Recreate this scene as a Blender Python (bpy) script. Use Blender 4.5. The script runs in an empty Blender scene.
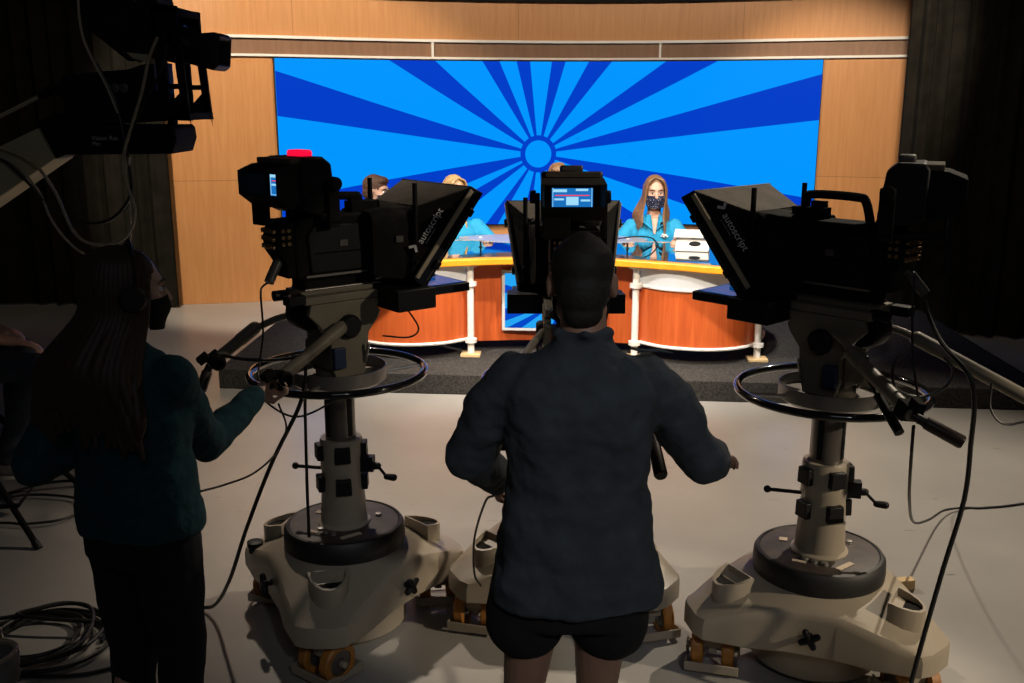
import bpy, bmesh, math, random
from mathutils import Vector, Matrix, Euler
V = Vector
R = math.radians
PI = math.pi
random.seed(7)
SC = bpy.context.scene
COL = SC.collection

# ------------------------------------------------------------------ camera, world, exposure, set lights
cam_data = bpy.data.cameras.new('camera')
cam_data.sensor_width = 36.0
cam_data.lens = 35.16
cam_data.clip_start = 0.05
cam_data.clip_end = 60
cam = bpy.data.objects.new('camera', cam_data)
COL.objects.link(cam)
cam.location = (0, 0, 2.07)
cam.rotation_euler = (R(90 - 13.5), 0, 0)
SC.camera = cam

world = bpy.data.worlds.new('studio_dark')
SC.world = world
world.use_nodes = True
world.node_tree.nodes['Background'].inputs[0].default_value = (0.9, 0.85, 0.8, 1)
world.node_tree.nodes['Background'].inputs[1].default_value = 0.009

SC.view_settings.view_transform = 'Standard'
SC.view_settings.look = 'None'
SC.view_settings.exposure = 0.0
SC.view_settings.gamma = 1.0
SC.view_settings.use_curve_mapping = False
SC.cycles.use_denoising = True
SC.cycles.max_bounces = 6
SC.cycles.caustics_reflective = False
SC.cycles.caustics_refractive = False
SC.cycles.sample_clamp_indirect = 4.0


def spot(name, loc, aim, watts, color, size=50, blend=0.6, radius=0.12):
    d = bpy.data.lights.new(name, 'SPOT')
    d.energy = watts
    d.color = color
    d.spot_size = R(size)
    d.spot_blend = blend
    d.shadow_soft_size = radius
    o = bpy.data.objects.new(name, d)
    COL.objects.link(o)
    o.location = loc
    o.rotation_euler = (V(aim) - V(loc)).to_track_quat('-Z', 'Y').to_euler()
    return o


def area(name, loc, aim, watts, color, sx, sy):
    d = bpy.data.lights.new(name, 'AREA')
    d.energy = watts
    d.color = color
    d.shape = 'RECTANGLE'
    d.size = sx
    d.size_y = sy
    o = bpy.data.objects.new(name, d)
    COL.objects.link(o)
    o.location = loc
    o.rotation_euler = (V(aim) - V(loc)).to_track_quat('-Z', 'Y').to_euler()
    return o


WARM = (1.0, 0.84, 0.64)
WHITE = (1.0, 0.93, 0.84)
# studio lamps hung over the front of the set, aimed at desk and back wall
spot('key_light_desk', (-2.2, 4.9, 4.9), (0.0, 8.0, 0.9), 1150, WHITE, 46)
spot('key_light_desk', (2.6, 4.9, 4.9), (1.0, 8.0, 0.9), 1150, WHITE, 46)
spot('front_light_desk', (0.4, 3.2, 3.5), (0.5, 7.7, 0.75), 1000, WARM, 36)
spot('wall_wash', (-3.1, 6.6, 4.9), (-2.2, 10.6, 1.4), 1100, WARM, 50, 0.35)
spot('wall_wash', (2.5, 6.4, 4.9), (3.35, 10.9, 1.5), 1100, WARM, 34)
spot('wall_wash', (0.5, 7.2, 4.9), (0.3, 11.5, 2.6), 560, WARM, 90)
spot('floor_wash', (-2.6, 4.8, 4.9), (-1.7, 8.2, 0.0), 420, (1.0, 0.86, 0.68), 46, 0.7)
# back light from the right of the set, rakes over the floor and the pedestals
spot('floor_light', (3.6, 6.3, 4.9), (1.4, 4.7, 0.0), 780, (1.0, 0.86, 0.68), 66, 0.8, 0.06)
spot('floor_light', (-1.6, 7.0, 4.9), (0.1, 5.5, 0.0), 800, (1.0, 0.84, 0.68), 58, 0.9, 0.10)
spot('side_light', (5.6, 0.9, 3.0), (1.32, 3.25, 0.40), 850, (1.0, 0.84, 0.62), 15, 0.5, 0.06)
spot('side_light', (5.4, 1.2, 3.7), (-0.25, 3.8, 1.42), 300, (1.0, 0.86, 0.66), 10, 0.5, 0.06)  # second narrow beam, added to lift the left prompter hood
spot('curtain_fill', (1.2, 3.5, 4.9), (4.9, 8.8, 1.4), 130, WARM, 38, 0.8)  # weak fill added on both sides so the drapes keep some tone
spot('curtain_fill', (-0.8, 4.0, 4.9), (-5.0, 10.2, 1.2), 170, WARM, 34, 0.8)
# unseen cool fill added behind the camera to show the operators' backs
area('operator_fill', (0.5, -2.0, 4.6), (0.2, 3.0, 1.0), 9, (0.85, 0.90, 1.0), 2.0, 2.0)
spot('operator_fill_spot', (1.5, -2.2, 4.4), (0.35, 2.5, 1.05), 220, (0.92, 0.96, 1.0), 18, 0.8, 0.2)

# ------------------------------------------------------------------ materials
MATS = {}


def mat(name, color, rough=0.6, metal=0.0, noise=0.0, nscale=20.0, bump=0.0, bscale=60.0, spec=0.5, emit=None, estr=0.0, coat=0.0, stretch=None):
    if name in MATS:
        return MATS[name]
    m = bpy.data.materials.new(name)
    m.use_nodes = True
    nt = m.node_tree
    b = nt.nodes['Principled BSDF']
    b.inputs['Base Color'].default_value = (*color, 1)
    b.inputs['Roughness'].default_value = rough
    b.inputs['Metallic'].default_value = metal
    b.inputs['Specular IOR Level'].default_value = spec
    b.inputs['Coat Weight'].default_value = coat
    if emit:
        b.inputs['Emission Color'].default_value = (*emit, 1)
        b.inputs['Emission Strength'].default_value = estr
    if noise or bump:
        tc = nt.nodes.new('ShaderNodeTexCoord')
        mp = nt.nodes.new('ShaderNodeMapping')
        nt.links.new(tc.outputs['Object'], mp.inputs['Vector'])
        if stretch:
            mp.inputs['Scale'].default_value = stretch
    if noise:
        n = nt.nodes.new('ShaderNodeTexNoise')
        n.inputs['Scale'].default_value = nscale
        n.inputs['Detail'].default_value = 6
        nt.links.new(mp.outputs['Vector'], n.inputs['Vector'])
        r = nt.nodes.new('ShaderNodeValToRGB')
        r.color_ramp.elements[0].position = 0.3
        r.color_ramp.elements[1].position = 0.7
        r.color_ramp.elements[0].color = (*[c * (1 - noise) for c in color], 1)
        r.color_ramp.elements[1].color = (*[min(1, c * (1 + noise)) for c in color], 1)
        nt.links.new(n.outputs['Fac'], r.inputs['Fac'])
        nt.links.new(r.outputs['Color'], b.inputs['Base Color'])
    if bump:
        n2 = nt.nodes.new('ShaderNodeTexNoise')
        n2.inputs['Scale'].default_value = bscale
        n2.inputs['Detail'].default_value = 5
        nt.links.new(mp.outputs['Vector'], n2.inputs['Vector'])
        bp = nt.nodes.new('ShaderNodeBump')
        bp.inputs['Strength'].default_value = bump
        bp.inputs['Distance'].default_value = 0.01
        nt.links.new(n2.outputs['Fac'], bp.inputs['Height'])
        nt.links.new(bp.outputs['Normal'], b.inputs['Normal'])
    MATS[name] = m
    return m


def wood_mat(name, c1, c2, rough=0.4, uv=True, scale=(6, 0.5, 1), seams=None):
    m = bpy.data.materials.new(name)
    m.use_nodes = True
    nt = m.node_tree
    b = nt.nodes['Principled BSDF']
    b.inputs['Roughness'].default_value = rough
    tc = nt.nodes.new('ShaderNodeTexCoord')
    mp = nt.nodes.new('ShaderNodeMapping')
    mp.inputs['Scale'].default_value = scale
    nt.links.new(tc.outputs['UV' if uv else 'Object'], mp.inputs['Vector'])
    n = nt.nodes.new('ShaderNodeTexNoise')
    n.inputs['Scale'].default_value = 4.0
    n.inputs['Detail'].default_value = 8
    n.inputs['Roughness'].default_value = 0.65
    n.inputs['Distortion'].default_value = 0.4
    nt.links.new(mp.outputs['Vector'], n.inputs['Vector'])
    r = nt.nodes.new('ShaderNodeValToRGB')
    r.color_ramp.elements[0].position = 0.32
    r.color_ramp.elements[0].color = (*c1, 1)
    r.color_ramp.elements[1].position = 0.68
    r.color_ramp.elements[1].color = (*c2, 1)
    nt.links.new(n.outputs['Fac'], r.inputs['Fac'])
    out = r.outputs['Color']
    if seams:
        br = nt.nodes.new('ShaderNodeTexBrick')
        br.offset = 0.0
        br.inputs['Scale'].default_value = 1.0
        br.inputs['Brick Width'].default_value = seams[0]
        br.inputs['Row Height'].default_value = seams[1]
        br.inputs['Mortar Size'].default_value = 0.004
        br.inputs['Mortar Smooth'].default_value = 0.2
        br.inputs['Color1'].default_value = (1, 1, 1, 1)
        br.inputs['Color2'].default_value = (0.9, 0.9, 0.9, 1)
        br.inputs['Mortar'].default_value = (0.62, 0.58, 0.55, 1)
        nt.links.new(tc.outputs['UV'], br.inputs['Vector'])
        mx = nt.nodes.new('ShaderNodeMix')
        mx.data_type = 'RGBA'
        mx.blend_type = 'MULTIPLY'
        mx.inputs['Factor'].default_value = 1.0
        nt.links.new(out, mx.inputs['A'])
        nt.links.new(br.outputs['Color'], mx.inputs['B'])
        out = mx.outputs['Result']
    nt.links.new(out, b.inputs['Base Color'])
    MATS[name] = m
    return m


BLACK = mat('black_plastic', (0.007, 0.007, 0.008), 0.5, noise=0.2, nscale=30, spec=0.25)
BLACKM = mat('black_matte', (0.007, 0.0066, 0.0063), 0.85, noise=0.25, nscale=25, spec=0.2)
RUBBER = mat('black_rubber', (0.012, 0.011, 0.011), 0.55, bump=0.1, bscale=200)
GLOSSB = mat('glossy_black_enamel', (0.008, 0.008, 0.009), 0.12, coat=0.6)
CLOTHB = mat('black_cover_cloth', (0.009, 0.008, 0.0075), 0.8, spec=0.2, noise=0.3, nscale=12, bump=0.35, bscale=22)
NAVYB = mat('dark_blue_black_plastic', (0.010, 0.012, 0.022), 0.5, spec=0.2)
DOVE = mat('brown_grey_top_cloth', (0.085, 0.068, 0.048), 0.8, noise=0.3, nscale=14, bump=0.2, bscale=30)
STRIP = mat('beige_edge_strip', (0.50, 0.42, 0.30), 0.5)
BEIGE = mat('beige_grey_paint', (0.33, 0.28, 0.215), 0.42, noise=0.06, nscale=5, bump=0.05, bscale=150)
BEIGED = mat('dark_beige_metal', (0.20, 0.175, 0.13), 0.45, noise=0.12, nscale=9)
STEEL = mat('brushed_steel', (0.34, 0.32, 0.30), 0.38, metal=0.8, noise=0.1, nscale=30)
DSTEEL = mat('dark_column_steel', (0.16, 0.145, 0.13), 0.32, metal=0.6, noise=0.12, nscale=20, stretch=(1, 1, 0.2))
DISC = mat('scuffed_brown_black_top', (0.050, 0.038, 0.032), 0.5, noise=0.45, nscale=11)
ORANGE = mat('orange_polyurethane', (0.42, 0.17, 0.03), 0.5, noise=0.25, nscale=20)
PAPER = mat('paper_sticker', (0.55, 0.44, 0.33), 0.8, noise=0.15, nscale=60)
BRASS = mat('brass_connectors', (0.55, 0.36, 0.18), 0.35, metal=0.9)
PINE = mat('pale_pine', (0.62, 0.44, 0.22), 0.6, noise=0.18, nscale=8, stretch=(1, 8, 8))
WHITEP = mat('white_paint', (0.80, 0.78, 0.74), 0.4, noise=0.03, nscale=10)
PANELW = mat('white_panel', (0.66, 0.70, 0.76), 0.35, noise=0.03, nscale=10)
CABLE = mat('black_cable', (0.012, 0.012, 0.012), 0.45, noise=0.2, nscale=50)
CABLET = mat('tan_cable', (0.42, 0.35, 0.25), 0.5, noise=0.2, nscale=50)
CURT = mat('black_drape', (0.0125, 0.0112, 0.0085), 0.95, noise=0.3, nscale=8, spec=0.1, bump=0.2, bscale=150)
CARPET = mat('charcoal_carpet', (0.048, 0.045, 0.042), 0.95, noise=0.55, nscale=70, spec=0.1, bump=0.5, bscale=220)
RED = mat('red_tally_glow', (0.8, 0.02, 0.05), 0.4, emit=(1.0, 0.005, 0.05), estr=0.95)
REDS = mat('red_led_glow', (0.8, 0.02, 0.02), 0.4, emit=(1.0, 0.03, 0.03), estr=1.2)
LABELG = mat('grey_label_print', (0.5, 0.46, 0.47), 0.6)
DUSKY = mat('dusky_led_off', (0.10, 0.09, 0.085), 0.4)
SKIN = mat('skin_light', (0.60, 0.36, 0.26), 0.5, noise=0.06, nscale=30)
SKIN2 = mat('skin_tan', (0.36, 0.20, 0.135), 0.5, noise=0.06, nscale=30)
POLO = mat('turquoise_polo_cloth', (0.012, 0.30, 0.56), 0.8, noise=0.1, nscale=30, bump=0.15, bscale=120)
TEAL = mat('dark_teal_fleece', (0.006, 0.050, 0.066), 0.95, noise=0.2, nscale=35, bump=0.3, bscale=90)
SHIRT = mat('slate_shirt_cloth', (0.044, 0.052, 0.062), 0.9, noise=0.2, nscale=16, bump=0.2, bscale=110)
SHORTS = mat('black_shorts_cloth', (0.007, 0.006, 0.006), 0.9, noise=0.2, nscale=20)
PANTS = mat('navy_black_trousers', (0.007, 0.008, 0.013), 0.9, noise=0.2, nscale=20)
JEANS = mat('dark_denim', (0.020, 0.028, 0.045), 0.9, noise=0.3, nscale=60)
MAROON = mat('maroon_cloth', (0.28, 0.035, 0.05), 0.85, noise=0.1, nscale=30)
HAIRB = mat('light_brown_hair', (0.22, 0.115, 0.055), 0.45, noise=0.45, nscale=40, stretch=(6, 6, 0.6))
HAIRD = mat('dark_brown_hair', (0.045, 0.022, 0.014), 0.55, noise=0.4, nscale=40, stretch=(6, 6, 0.6))
HAIRK = mat('near_black_hair', (0.016, 0.012, 0.009), 0.7, noise=0.3, nscale=120, bump=0.3, bscale=250)
HAIRBL = mat('blonde_hair', (0.52, 0.33, 0.15), 0.45, noise=0.3, nscale=40, stretch=(6, 6, 0.6))
HAIRM = mat('short_brown_hair', (0.075, 0.034, 0.018), 0.6, noise=0.4, nscale=130, bump=0.6, bscale=220)
EYEW = mat('eye_white', (0.75, 0.72, 0.70), 0.2)
EYED = mat('eye_iris', (0.03, 0.02, 0.015), 0.15)
LIP = mat('lip_rose', (0.45, 0.16, 0.13), 0.5)
SHOE = mat('grey_shoe', (0.10, 0.095, 0.09), 0.7, noise=0.2, nscale=30)
SOLE = mat('pale_sole', (0.40, 0.38, 0.34), 0.7)
GLASSB = mat('black_glass_inset', (0.012, 0.020, 0.035), 0.04, coat=1.0, spec=1.0)
KHAKI = mat('khaki_painted_metal', (0.42, 0.38, 0.24), 0.6, noise=0.12, nscale=6)
INK = mat('white_print', (0.88, 0.88, 0.86), 0.6)
GRIP = mat('brown_grip_rubber', (0.030, 0.014, 0.010), 0.45)
HOLE = mat('dark_socket', (0.004, 0.004, 0.004), 0.9)

MAPLE = wood_mat('maple_wall_veneer', (0.52, 0.232, 0.080), (0.62, 0.300, 0.118), 0.42, scale=(7, 0.45, 1), seams=(2.45, 1.28))
BROWN = wood_mat('brown_band_veneer', (0.20, 0.105, 0.058), (0.25, 0.135, 0.078), 0.5, scale=(5, 0.6, 1))
CHERRY = wood_mat('cherry_desk_veneer', (0.44, 0.075, 0.016), (0.60, 0.125, 0.028), 0.30, uv=False, scale=(7, 7, 0.5))
HONEY = wood_mat('honey_desk_edge', (0.76, 0.30, 0.015), (0.88, 0.40, 0.03), 0.28, uv=False, scale=(1.0, 5, 5))


# ------------------------------------------------------------------ mesh helpers
def catmull(pts, n=8, closed=False):
    P = [V(p) for p in pts]
    if len(P) < 3:
        return P
    out = []
    N = len(P)
    rng = range(N) if closed else range(N - 1)
    for i in rng:
        p1, p2 = P[i], P[(i + 1) % N]
        p0 = P[i - 1] if (i > 0 or closed) else p1 * 2 - p2
        p3 = P[(i + 2) % N] if (i + 2 < N or closed) else p2 * 2 - p1
        for k in range(n):
            t = k / n
            out.append(0.5 * ((2 * p1) + (p2 - p0) * t + (2 * p0 - 5 * p1 + 4 * p2 - p3) * t * t + (3 * p1 - p0 - 3 * p2 + p3) * t ** 3))
    if not closed:
        out.append(P[-1])
    return out


def frame(z, x=None):
    """matrix whose local z is along z; x hints the local x"""
    z = V(z).normalized()
    x = V(x) if x is not None else (V((1, 0, 0)) if abs(z.x) < 0.9 else V((0, 1, 0)))
    x = (x - z * x.dot(z)).normalized()
    y = z.cross(x)
    return Matrix((x, y, z)).transposed().to_4x4()


class MB:
    def __init__(self):
        self.bm = bmesh.new()
        self.mi = 0

    def _faces(self, faces):
        for f in faces:
            f.material_index = self.mi

    def face(self, vs):
        try:
            f = self.bm.faces.new(vs)
            f.material_index = self.mi
            return f
        except ValueError:
            return None

    def box(self, c, s, rot=None, taper=None):
        M = Matrix.Translation(V(c)) @ (rot.to_4x4() if rot is not None else Matrix())
        vs = []
        for z in (-1, 1):
            for x, y in ((-1, -1), (1, -1), (1, 1), (-1, 1)):
                k = taper if (taper and z > 0) else 1.0
                vs.append(self.bm.verts.new(M @ V((x * s[0] / 2 * k, y * s[1] / 2 * k, z * s[2] / 2))))
        for q in ((3, 2, 1, 0), (4, 5, 6, 7), (0, 1, 5, 4), (1, 2, 6, 5), (2, 3, 7, 6), (3, 0, 4, 7)):
            self.face([vs[i] for i in q])
        return self

    def rings(self, rings, cap=True, closed=False):
        R_ = [[self.bm.verts.new(V(p)) for p in r] for r in rings]
        n = len(R_[0])
        pairs = list(zip(R_, R_[1:]))
        if closed:
            pairs.append((R_[-1], R_[0]))
        for a, b in pairs:
            for i in range(n):
                j = (i + 1) % n
                self.face([a[i], a[j], b[j], b[i]])
        if cap and not closed:
            self.face(list(reversed(R_[0])))
            self.face(R_[-1])
        return self

    def tube(self, pts, r, seg=8, smooth=0, flat=1.0, xhint=None, cap=True, closed=False):
        P = catmull(pts, smooth, closed) if smooth else [V(p) for p in pts]
        n = len(P)
        if isinstance(r, (list, tuple)):
            m = len(r)
            rad = []
            for i in range(n):
                t = i / (n - 1) * (m - 1)
                k = min(int(t), m - 2)
                rad.append(r[k] + (r[k + 1] - r[k]) * (t - k))
        else:
            rad = [r] * n
        rings = []
        x = V(xhint) if xhint is not None else None
        for i, p in enumerate(P):
            if closed:
                d = P[(i + 1) % n] - P[i - 1]
            else:
                d = P[min(i + 1, n - 1)] - P[max(i - 1, 0)]
            if d.length < 1e-9:
                d = V((0, 0, 1))
            M = frame(d, x)
            x = M.col[0].to_3d()
            ring = []
            for k in range(seg):
                a = 2 * PI * k / seg
                ring.append(p + M.to_3x3() @ V((math.cos(a) * rad[i], math.sin(a) * rad[i] * flat, 0)))
            rings.append(ring)
        return self.rings(rings, cap, closed)

    def cyl(self, a, b, r, r2=None, seg=20):
        return self.tube([a, b], [r, r if r2 is None else r2], seg)

    def lathe(self, prof, M=None, seg=40, a0=0, a1=2 * PI):
        M = M or Matrix()
        full = abs(a1 - a0 - 2 * PI) < 1e-6
        k = seg if full else seg + 1
        cols = []
        for i in range(k):
            a = a0 + (a1 - a0) * i / seg
            cols.append([self.bm.verts.new(M @ V((r * math.cos(a), r * math.sin(a), z))) for r, z in prof])
        m = len(prof)
        for i in range(seg):
            A, B = cols[i], cols[(i + 1) % k]
            for j in range(m - 1):
                if prof[j][0] < 1e-7 and prof[j + 1][0] < 1e-7:
                    continue
                self.face([A[j], B[j], B[j + 1], A[j + 1]])
        return self

    def torus(self, c, Rr, r, M=None, seg=48, ms=12, flat=1.0):
        M = Matrix.Translation(V(c)) @ (M or Matrix())
        rings = []
        for i in range(seg):
            a = 2 * PI * i / seg
            rings.append([M @ V(((Rr + r * math.cos(b)) * math.cos(a), (Rr + r * math.cos(b)) * math.sin(a), r * flat * math.sin(b))) for b in [2 * PI * k / ms for k in range(ms)]])
        return self.rings(rings, closed=True)

    def ball(self, c, r, rot=None, u=16, v=10):
        r = r if isinstance(r, (list, tuple)) else (r, r, r)
        M = Matrix.Translation(V(c)) @ (rot.to_4x4() if rot is not None else Matrix()) @ Matrix.Diagonal((*r, 1))
        res = bmesh.ops.create_uvsphere(self.bm, u_segments=u, v_segments=v, radius=1, matrix=M)
        for vt in res['verts']:
            for f in vt.link_faces:
                f.material_index = self.mi
        return self

    def prism(self, poly, h0, h1, M=None, inset=0.0):
        """2-D polygon extruded along local z from h0 to h1"""
        M = M or Matrix()
        return self.rings([[M @ V((x, y, h0)) for x, y in poly], [M @ V((x, y, h1)) for x, y in poly]])

    def limb(self, pts, rad, seg=14, flat=1.0, xhint=None):
        self.tube(pts, rad, seg, 0, flat, xhint)
        if not isinstance(rad, (list, tuple)):
            rad = [rad] * len(pts)
        for p, r in zip(pts, rad):
            self.ball(p, r * 0.995 if flat == 1.0 else r * min(flat, 1) * 0.99, u=14, v=9)
        return self

    def build(self, name, mats, parent=None, bevel=0.0, smooth=True, angle=35, recalc=True, merge=True):
        bm = self.bm
        if merge:
            bmesh.ops.remove_doubles(bm, verts=bm.verts, dist=1e-6)
        if recalc:
            bmesh.ops.recalc_face_normals(bm, faces=bm.faces)
        for f in bm.faces:
            f.smooth = smooth
        if smooth:
            lim = R(angle)
            for e in bm.edges:
                if len(e.link_faces) == 2:
                    e.smooth = e.calc_face_angle(0) < lim
        me = bpy.data.meshes.new(name)
        bm.to_mesh(me)
        bm.free()
        for m in (mats if isinstance(mats, (list, tuple)) else [mats]):
            me.materials.append(m)
        o = bpy.data.objects.new(name, me)
        COL.objects.link(o)
        if parent is not None:
            o.parent = parent
        if bevel:
            b = o.modifiers.new('bevel', 'BEVEL')
            b.width = bevel
            b.segments = 2
            b.limit_method = 'ANGLE'
            b.angle_limit = R(40)
        return o


def tag(o, label=None, cat=None, group=None, kind=None):
    if label:
        o['label'] = label
    if cat:
        o['category'] = cat
    if group:
        o['group'] = group
    if kind:
        o['kind'] = kind
    return o


def thing(name, label, cat, loc=(0, 0, 0), rotz=0.0, group=None):
    o = bpy.data.objects.new(name, None)
    o.empty_display_size = 0.1
    COL.objects.link(o)
    o.location = loc
    o.rotation_euler = (0, 0, rotz)
    return tag(o, label, cat, group)


def remesh(o, voxel, smooth_it=4, disp=0.0, dscale=0.1):
    """weld overlapping volumes into one continuous skin"""
    m = o.modifiers.new('skin', 'REMESH')
    m.mode = 'VOXEL'
    m.voxel_size = voxel
    m.use_smooth_shade = True
    if smooth_it:
        s = o.modifiers.new('soften', 'SMOOTH')
        s.factor = 0.5
        s.iterations = smooth_it
    if disp:
        key = 'folds_%g' % dscale
        tex = bpy.data.textures.get(key) or bpy.data.textures.new(key, 'CLOUDS')
        tex.noise_scale = dscale
        d = o.modifiers.new('folds', 'DISPLACE')
        d.texture = tex
        d.strength = disp
        d.mid_level = 0.5
    return o


def lettering(text, size, mtx, m, parent, name='lettering', extrude=0.0006, align='LEFT'):
    c = bpy.data.curves.new(name, 'FONT')
    c.body = text
    c.size = size
    c.extrude = extrude
    c.align_x = align
    c.materials.append(m)
    tmp = bpy.data.objects.new('text_source', c)
    me = bpy.data.meshes.new_from_object(tmp)
    bpy.data.objects.remove(tmp)
    o = bpy.data.objects.new(name, me)
    COL.objects.link(o)
    o.parent = parent
    o.matrix_local = mtx
    return o


# ------------------------------------------------------------------ setting: floor, back wall, riser
def floor_material():
    m = bpy.data.materials.new('sealed_grey_floor')
    m.use_nodes = True
    nt = m.node_tree
    b = nt.nodes['Principled BSDF']
    tc = nt.nodes.new('ShaderNodeTexCoord')
    n = nt.nodes.new('ShaderNodeTexNoise')
    n.inputs['Scale'].default_value = 1.1
    n.inputs['Detail'].default_value = 8
    n.inputs['Roughness'].default_value = 0.6
    nt.links.new(tc.outputs['Object'], n.inputs['Vector'])
    r = nt.nodes.new('ShaderNodeValToRGB')
    r.color_ramp.elements[0].position = 0.3
    r.color_ramp.elements[0].color = (0.30, 0.285, 0.265, 1)
    r.color_ramp.elements[1].position = 0.7
    r.color_ramp.elements[1].color = (0.37, 0.355, 0.33, 1)
    nt.links.new(n.outputs['Fac'], r.inputs['Fac'])
    # scuffs: short dark scratches
    mp = nt.nodes.new('ShaderNodeMapping')
    mp.inputs['Rotation'].default_value = (0, 0, 0.5)
    mp.inputs['Scale'].default_value = (2.2, 9, 1)
    nt.links.new(tc.outputs['Object'], mp.inputs['Vector'])
    n2 = nt.nodes.new('ShaderNodeTexNoise')
    n2.inputs['Scale'].default_value = 2.4
    n2.inputs['Detail'].default_value = 3
    nt.links.new(mp.outputs['Vector'], n2.inputs['Vector'])
    r2 = nt.nodes.new('ShaderNodeValToRGB')
    r2.color_ramp.elements[0].position = 0.70
    r2.color_ramp.elements[0].color = (1, 1, 1, 1)
    r2.color_ramp.elements[1].position = 0.76
    r2.color_ramp.elements[1].color = (0.55, 0.53, 0.5, 1)
    nt.links.new(n2.outputs['Fac'], r2.inputs['Fac'])
    mx = nt.nodes.new('ShaderNodeMix')
    mx.data_type = 'RGBA'
    mx.blend_type = 'MULTIPLY'
    mx.inputs['Factor'].default_value = 1
    nt.links.new(r.outputs['Color'], mx.inputs['A'])
    nt.links.new(r2.outputs['Color'], mx.inputs['B'])
    nt.links.new(mx.outputs['Result'], b.inputs['Base Color'])
    mr = nt.nodes.new('ShaderNodeMapRange')
    mr.inputs['To Min'].default_value = 0.24
    mr.inputs['To Max'].default_value = 0.42
    nt.links.new(n.outputs['Fac'], mr.inputs['Value'])
    nt.links.new(mr.outputs['Result'], b.inputs['Roughness'])
    return m


f = MB()
f.box((0, 5.0, -0.05), (15, 17, 0.1))
tag(f.build('floor', floor_material()), kind='structure')

WALL = [(-4.6, 10.05), (-3.6, 10.25), (-2.6, 10.47), (-1.5, 11.0), (-0.5, 11.32), (0.7, 11.5), (2.0, 11.38), (3.2, 11.0), (4.4, 10.6), (5.4, 10.3)]
_w = catmull([(x, y, 0) for x, y in WALL], 12)


def wall_pt(x, off=0.0):
    """point on the wall's curve at x, moved off towards the room"""
    for a, b in zip(_w, _w[1:]):
        if a.x <= x <= b.x:
            t = (x - a.x) / (b.x - a.x)
            p = a.lerp(b, t)
            d = (b - a).normalized()
            return V((p.x + d.y * off, p.y - d.x * off, 0))
    return V((x, _w[0].y, 0))


def arc_len(x):
    s = 0
    for a, b in zip(_w, _w[1:]):
        if b.x <= x:
            s += (b - a).length
        elif a.x < x:
            s += (b - a).length * (x - a.x) / (b.x - a.x)
    return s


def curved_slab(name, xs, z0, z1, front, back, mats, zones=None, parent=None, s0=0.0, zc=0.0, loc=(0, 0, 0)):
    """slab that follows the wall's curve: front face UV in metres"""
    bm = bmesh.new()
    uv = bm.loops.layers.uv.new('UVMap')
    zs = [z0] + [z for z in (zones or []) if z0 < z < z1] + [z1]
    F, B = [], []
    L = V(loc)
    for x in xs:
        pf, pb = wall_pt(x, front), wall_pt(x, back)
        F.append([bm.verts.new(V((pf.x, pf.y, z)) - L) for z in zs])
        B.append([bm.verts.new(V((pb.x, pb.y, z)) - L) for z in zs])
    S = [arc_len(x) - s0 for x in xs]

    def quad(vs, uvs, mi=0):
        fc = bm.faces.new(vs)
        fc.material_index = mi
        for l, u in zip(fc.loops, uvs):
            l[uv].uv = u
    n, m = len(xs), len(zs)
    for i in range(n - 1):
        for j in range(m - 1):
            mi = j if isinstance(mats, (list, tuple)) and len(mats) > 1 else 0
            uvs = [(S[i], zs[j] - zc), (S[i + 1], zs[j] - zc), (S[i + 1], zs[j + 1] - zc), (S[i], zs[j + 1] - zc)]
            quad([F[i][j], F[i + 1][j], F[i + 1][j + 1], F[i][j + 1]], uvs, mi)
            quad([B[i][j + 1], B[i + 1][j + 1], B[i + 1][j], B[i][j]], uvs, mi)
        for j in (0, m - 1):
            quad([F[i][j], B[i][j], B[i + 1][j], F[i + 1][j]], [(9, 9)] * 4, 0)
    for i in (0, n - 1):
        for j in range(m - 1):
            quad([F[i][j], F[i][j + 1], B[i][j + 1], B[i][j]], [(9, 9)] * 4, 0)
    bmesh.ops.recalc_face_normals(bm, faces=bm.faces)
    me = bpy.data.meshes.new(name)
    bm.to_mesh(me)
    bm.free()
    for mm in (mats if isinstance(mats, (list, tuple)) else [mats]):
        me.materials.append(mm)
    o = bpy.data.objects.new(name, me)
    o.location = loc
    COL.objects.link(o)
    if parent is not None:
        o.parent = parent
    return o


def lin(a, b, n):
    return [a + (b - a) * i / (n - 1) for i in range(n)]


Z_S1, Z_S2, Z_TOP = 2.525, 2.705, 3.12
tag(curved_slab('wall_back', lin(-3.62, 5.0, 70), 0, Z_TOP, 0.0, -0.15, [MAPLE, BROWN, MAPLE], zones=[Z_S1, Z_S2]), kind='structure')
tag(curved_slab('trim_1', lin(-3.6, 4.95, 60), Z_S1 - 0.012, Z_S1 + 0.012, 0.03, -0.02, WHITEP), kind='structure')
tag(curved_slab('trim_2', lin(-3.6, 4.95, 60), Z_S2 - 0.014, Z_S2 + 0.014, 0.03, -0.02, WHITEP), kind='structure')
for i, x in enumerate((-0.86, 1.63)):
    tag(curved_slab('trim_%d' % (3 + i), [x - 0.012, x + 0.012], Z_S1 + 0.012, Z_S2 - 0.014, 0.025, -0.02, WHITEP), kind='structure')
tag(curved_slab('trim_5', lin(-3.6, 4.95, 60), Z_TOP, Z_TOP + 0.9, 0.04, -0.15, BLACKM), kind='structure')

# carpeted riser
RISER = [(-2.17, 7.13), (1.0, 6.84), (3.70, 6.57), (3.86, 9.2), (3.86, 10.70), (3.2, 10.9), (2.0, 11.28), (0.7, 11.4), (-0.5, 11.22), (-1.5, 10.9), (-2.04, 10.6)]
f = MB()
f.prism(RISER, 0.0, 0.15)
tag(f.build('riser_platform', CARPET, bevel=0.006), 'low charcoal carpeted riser that the news desk stands on', 'platform', kind='thing')


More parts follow.
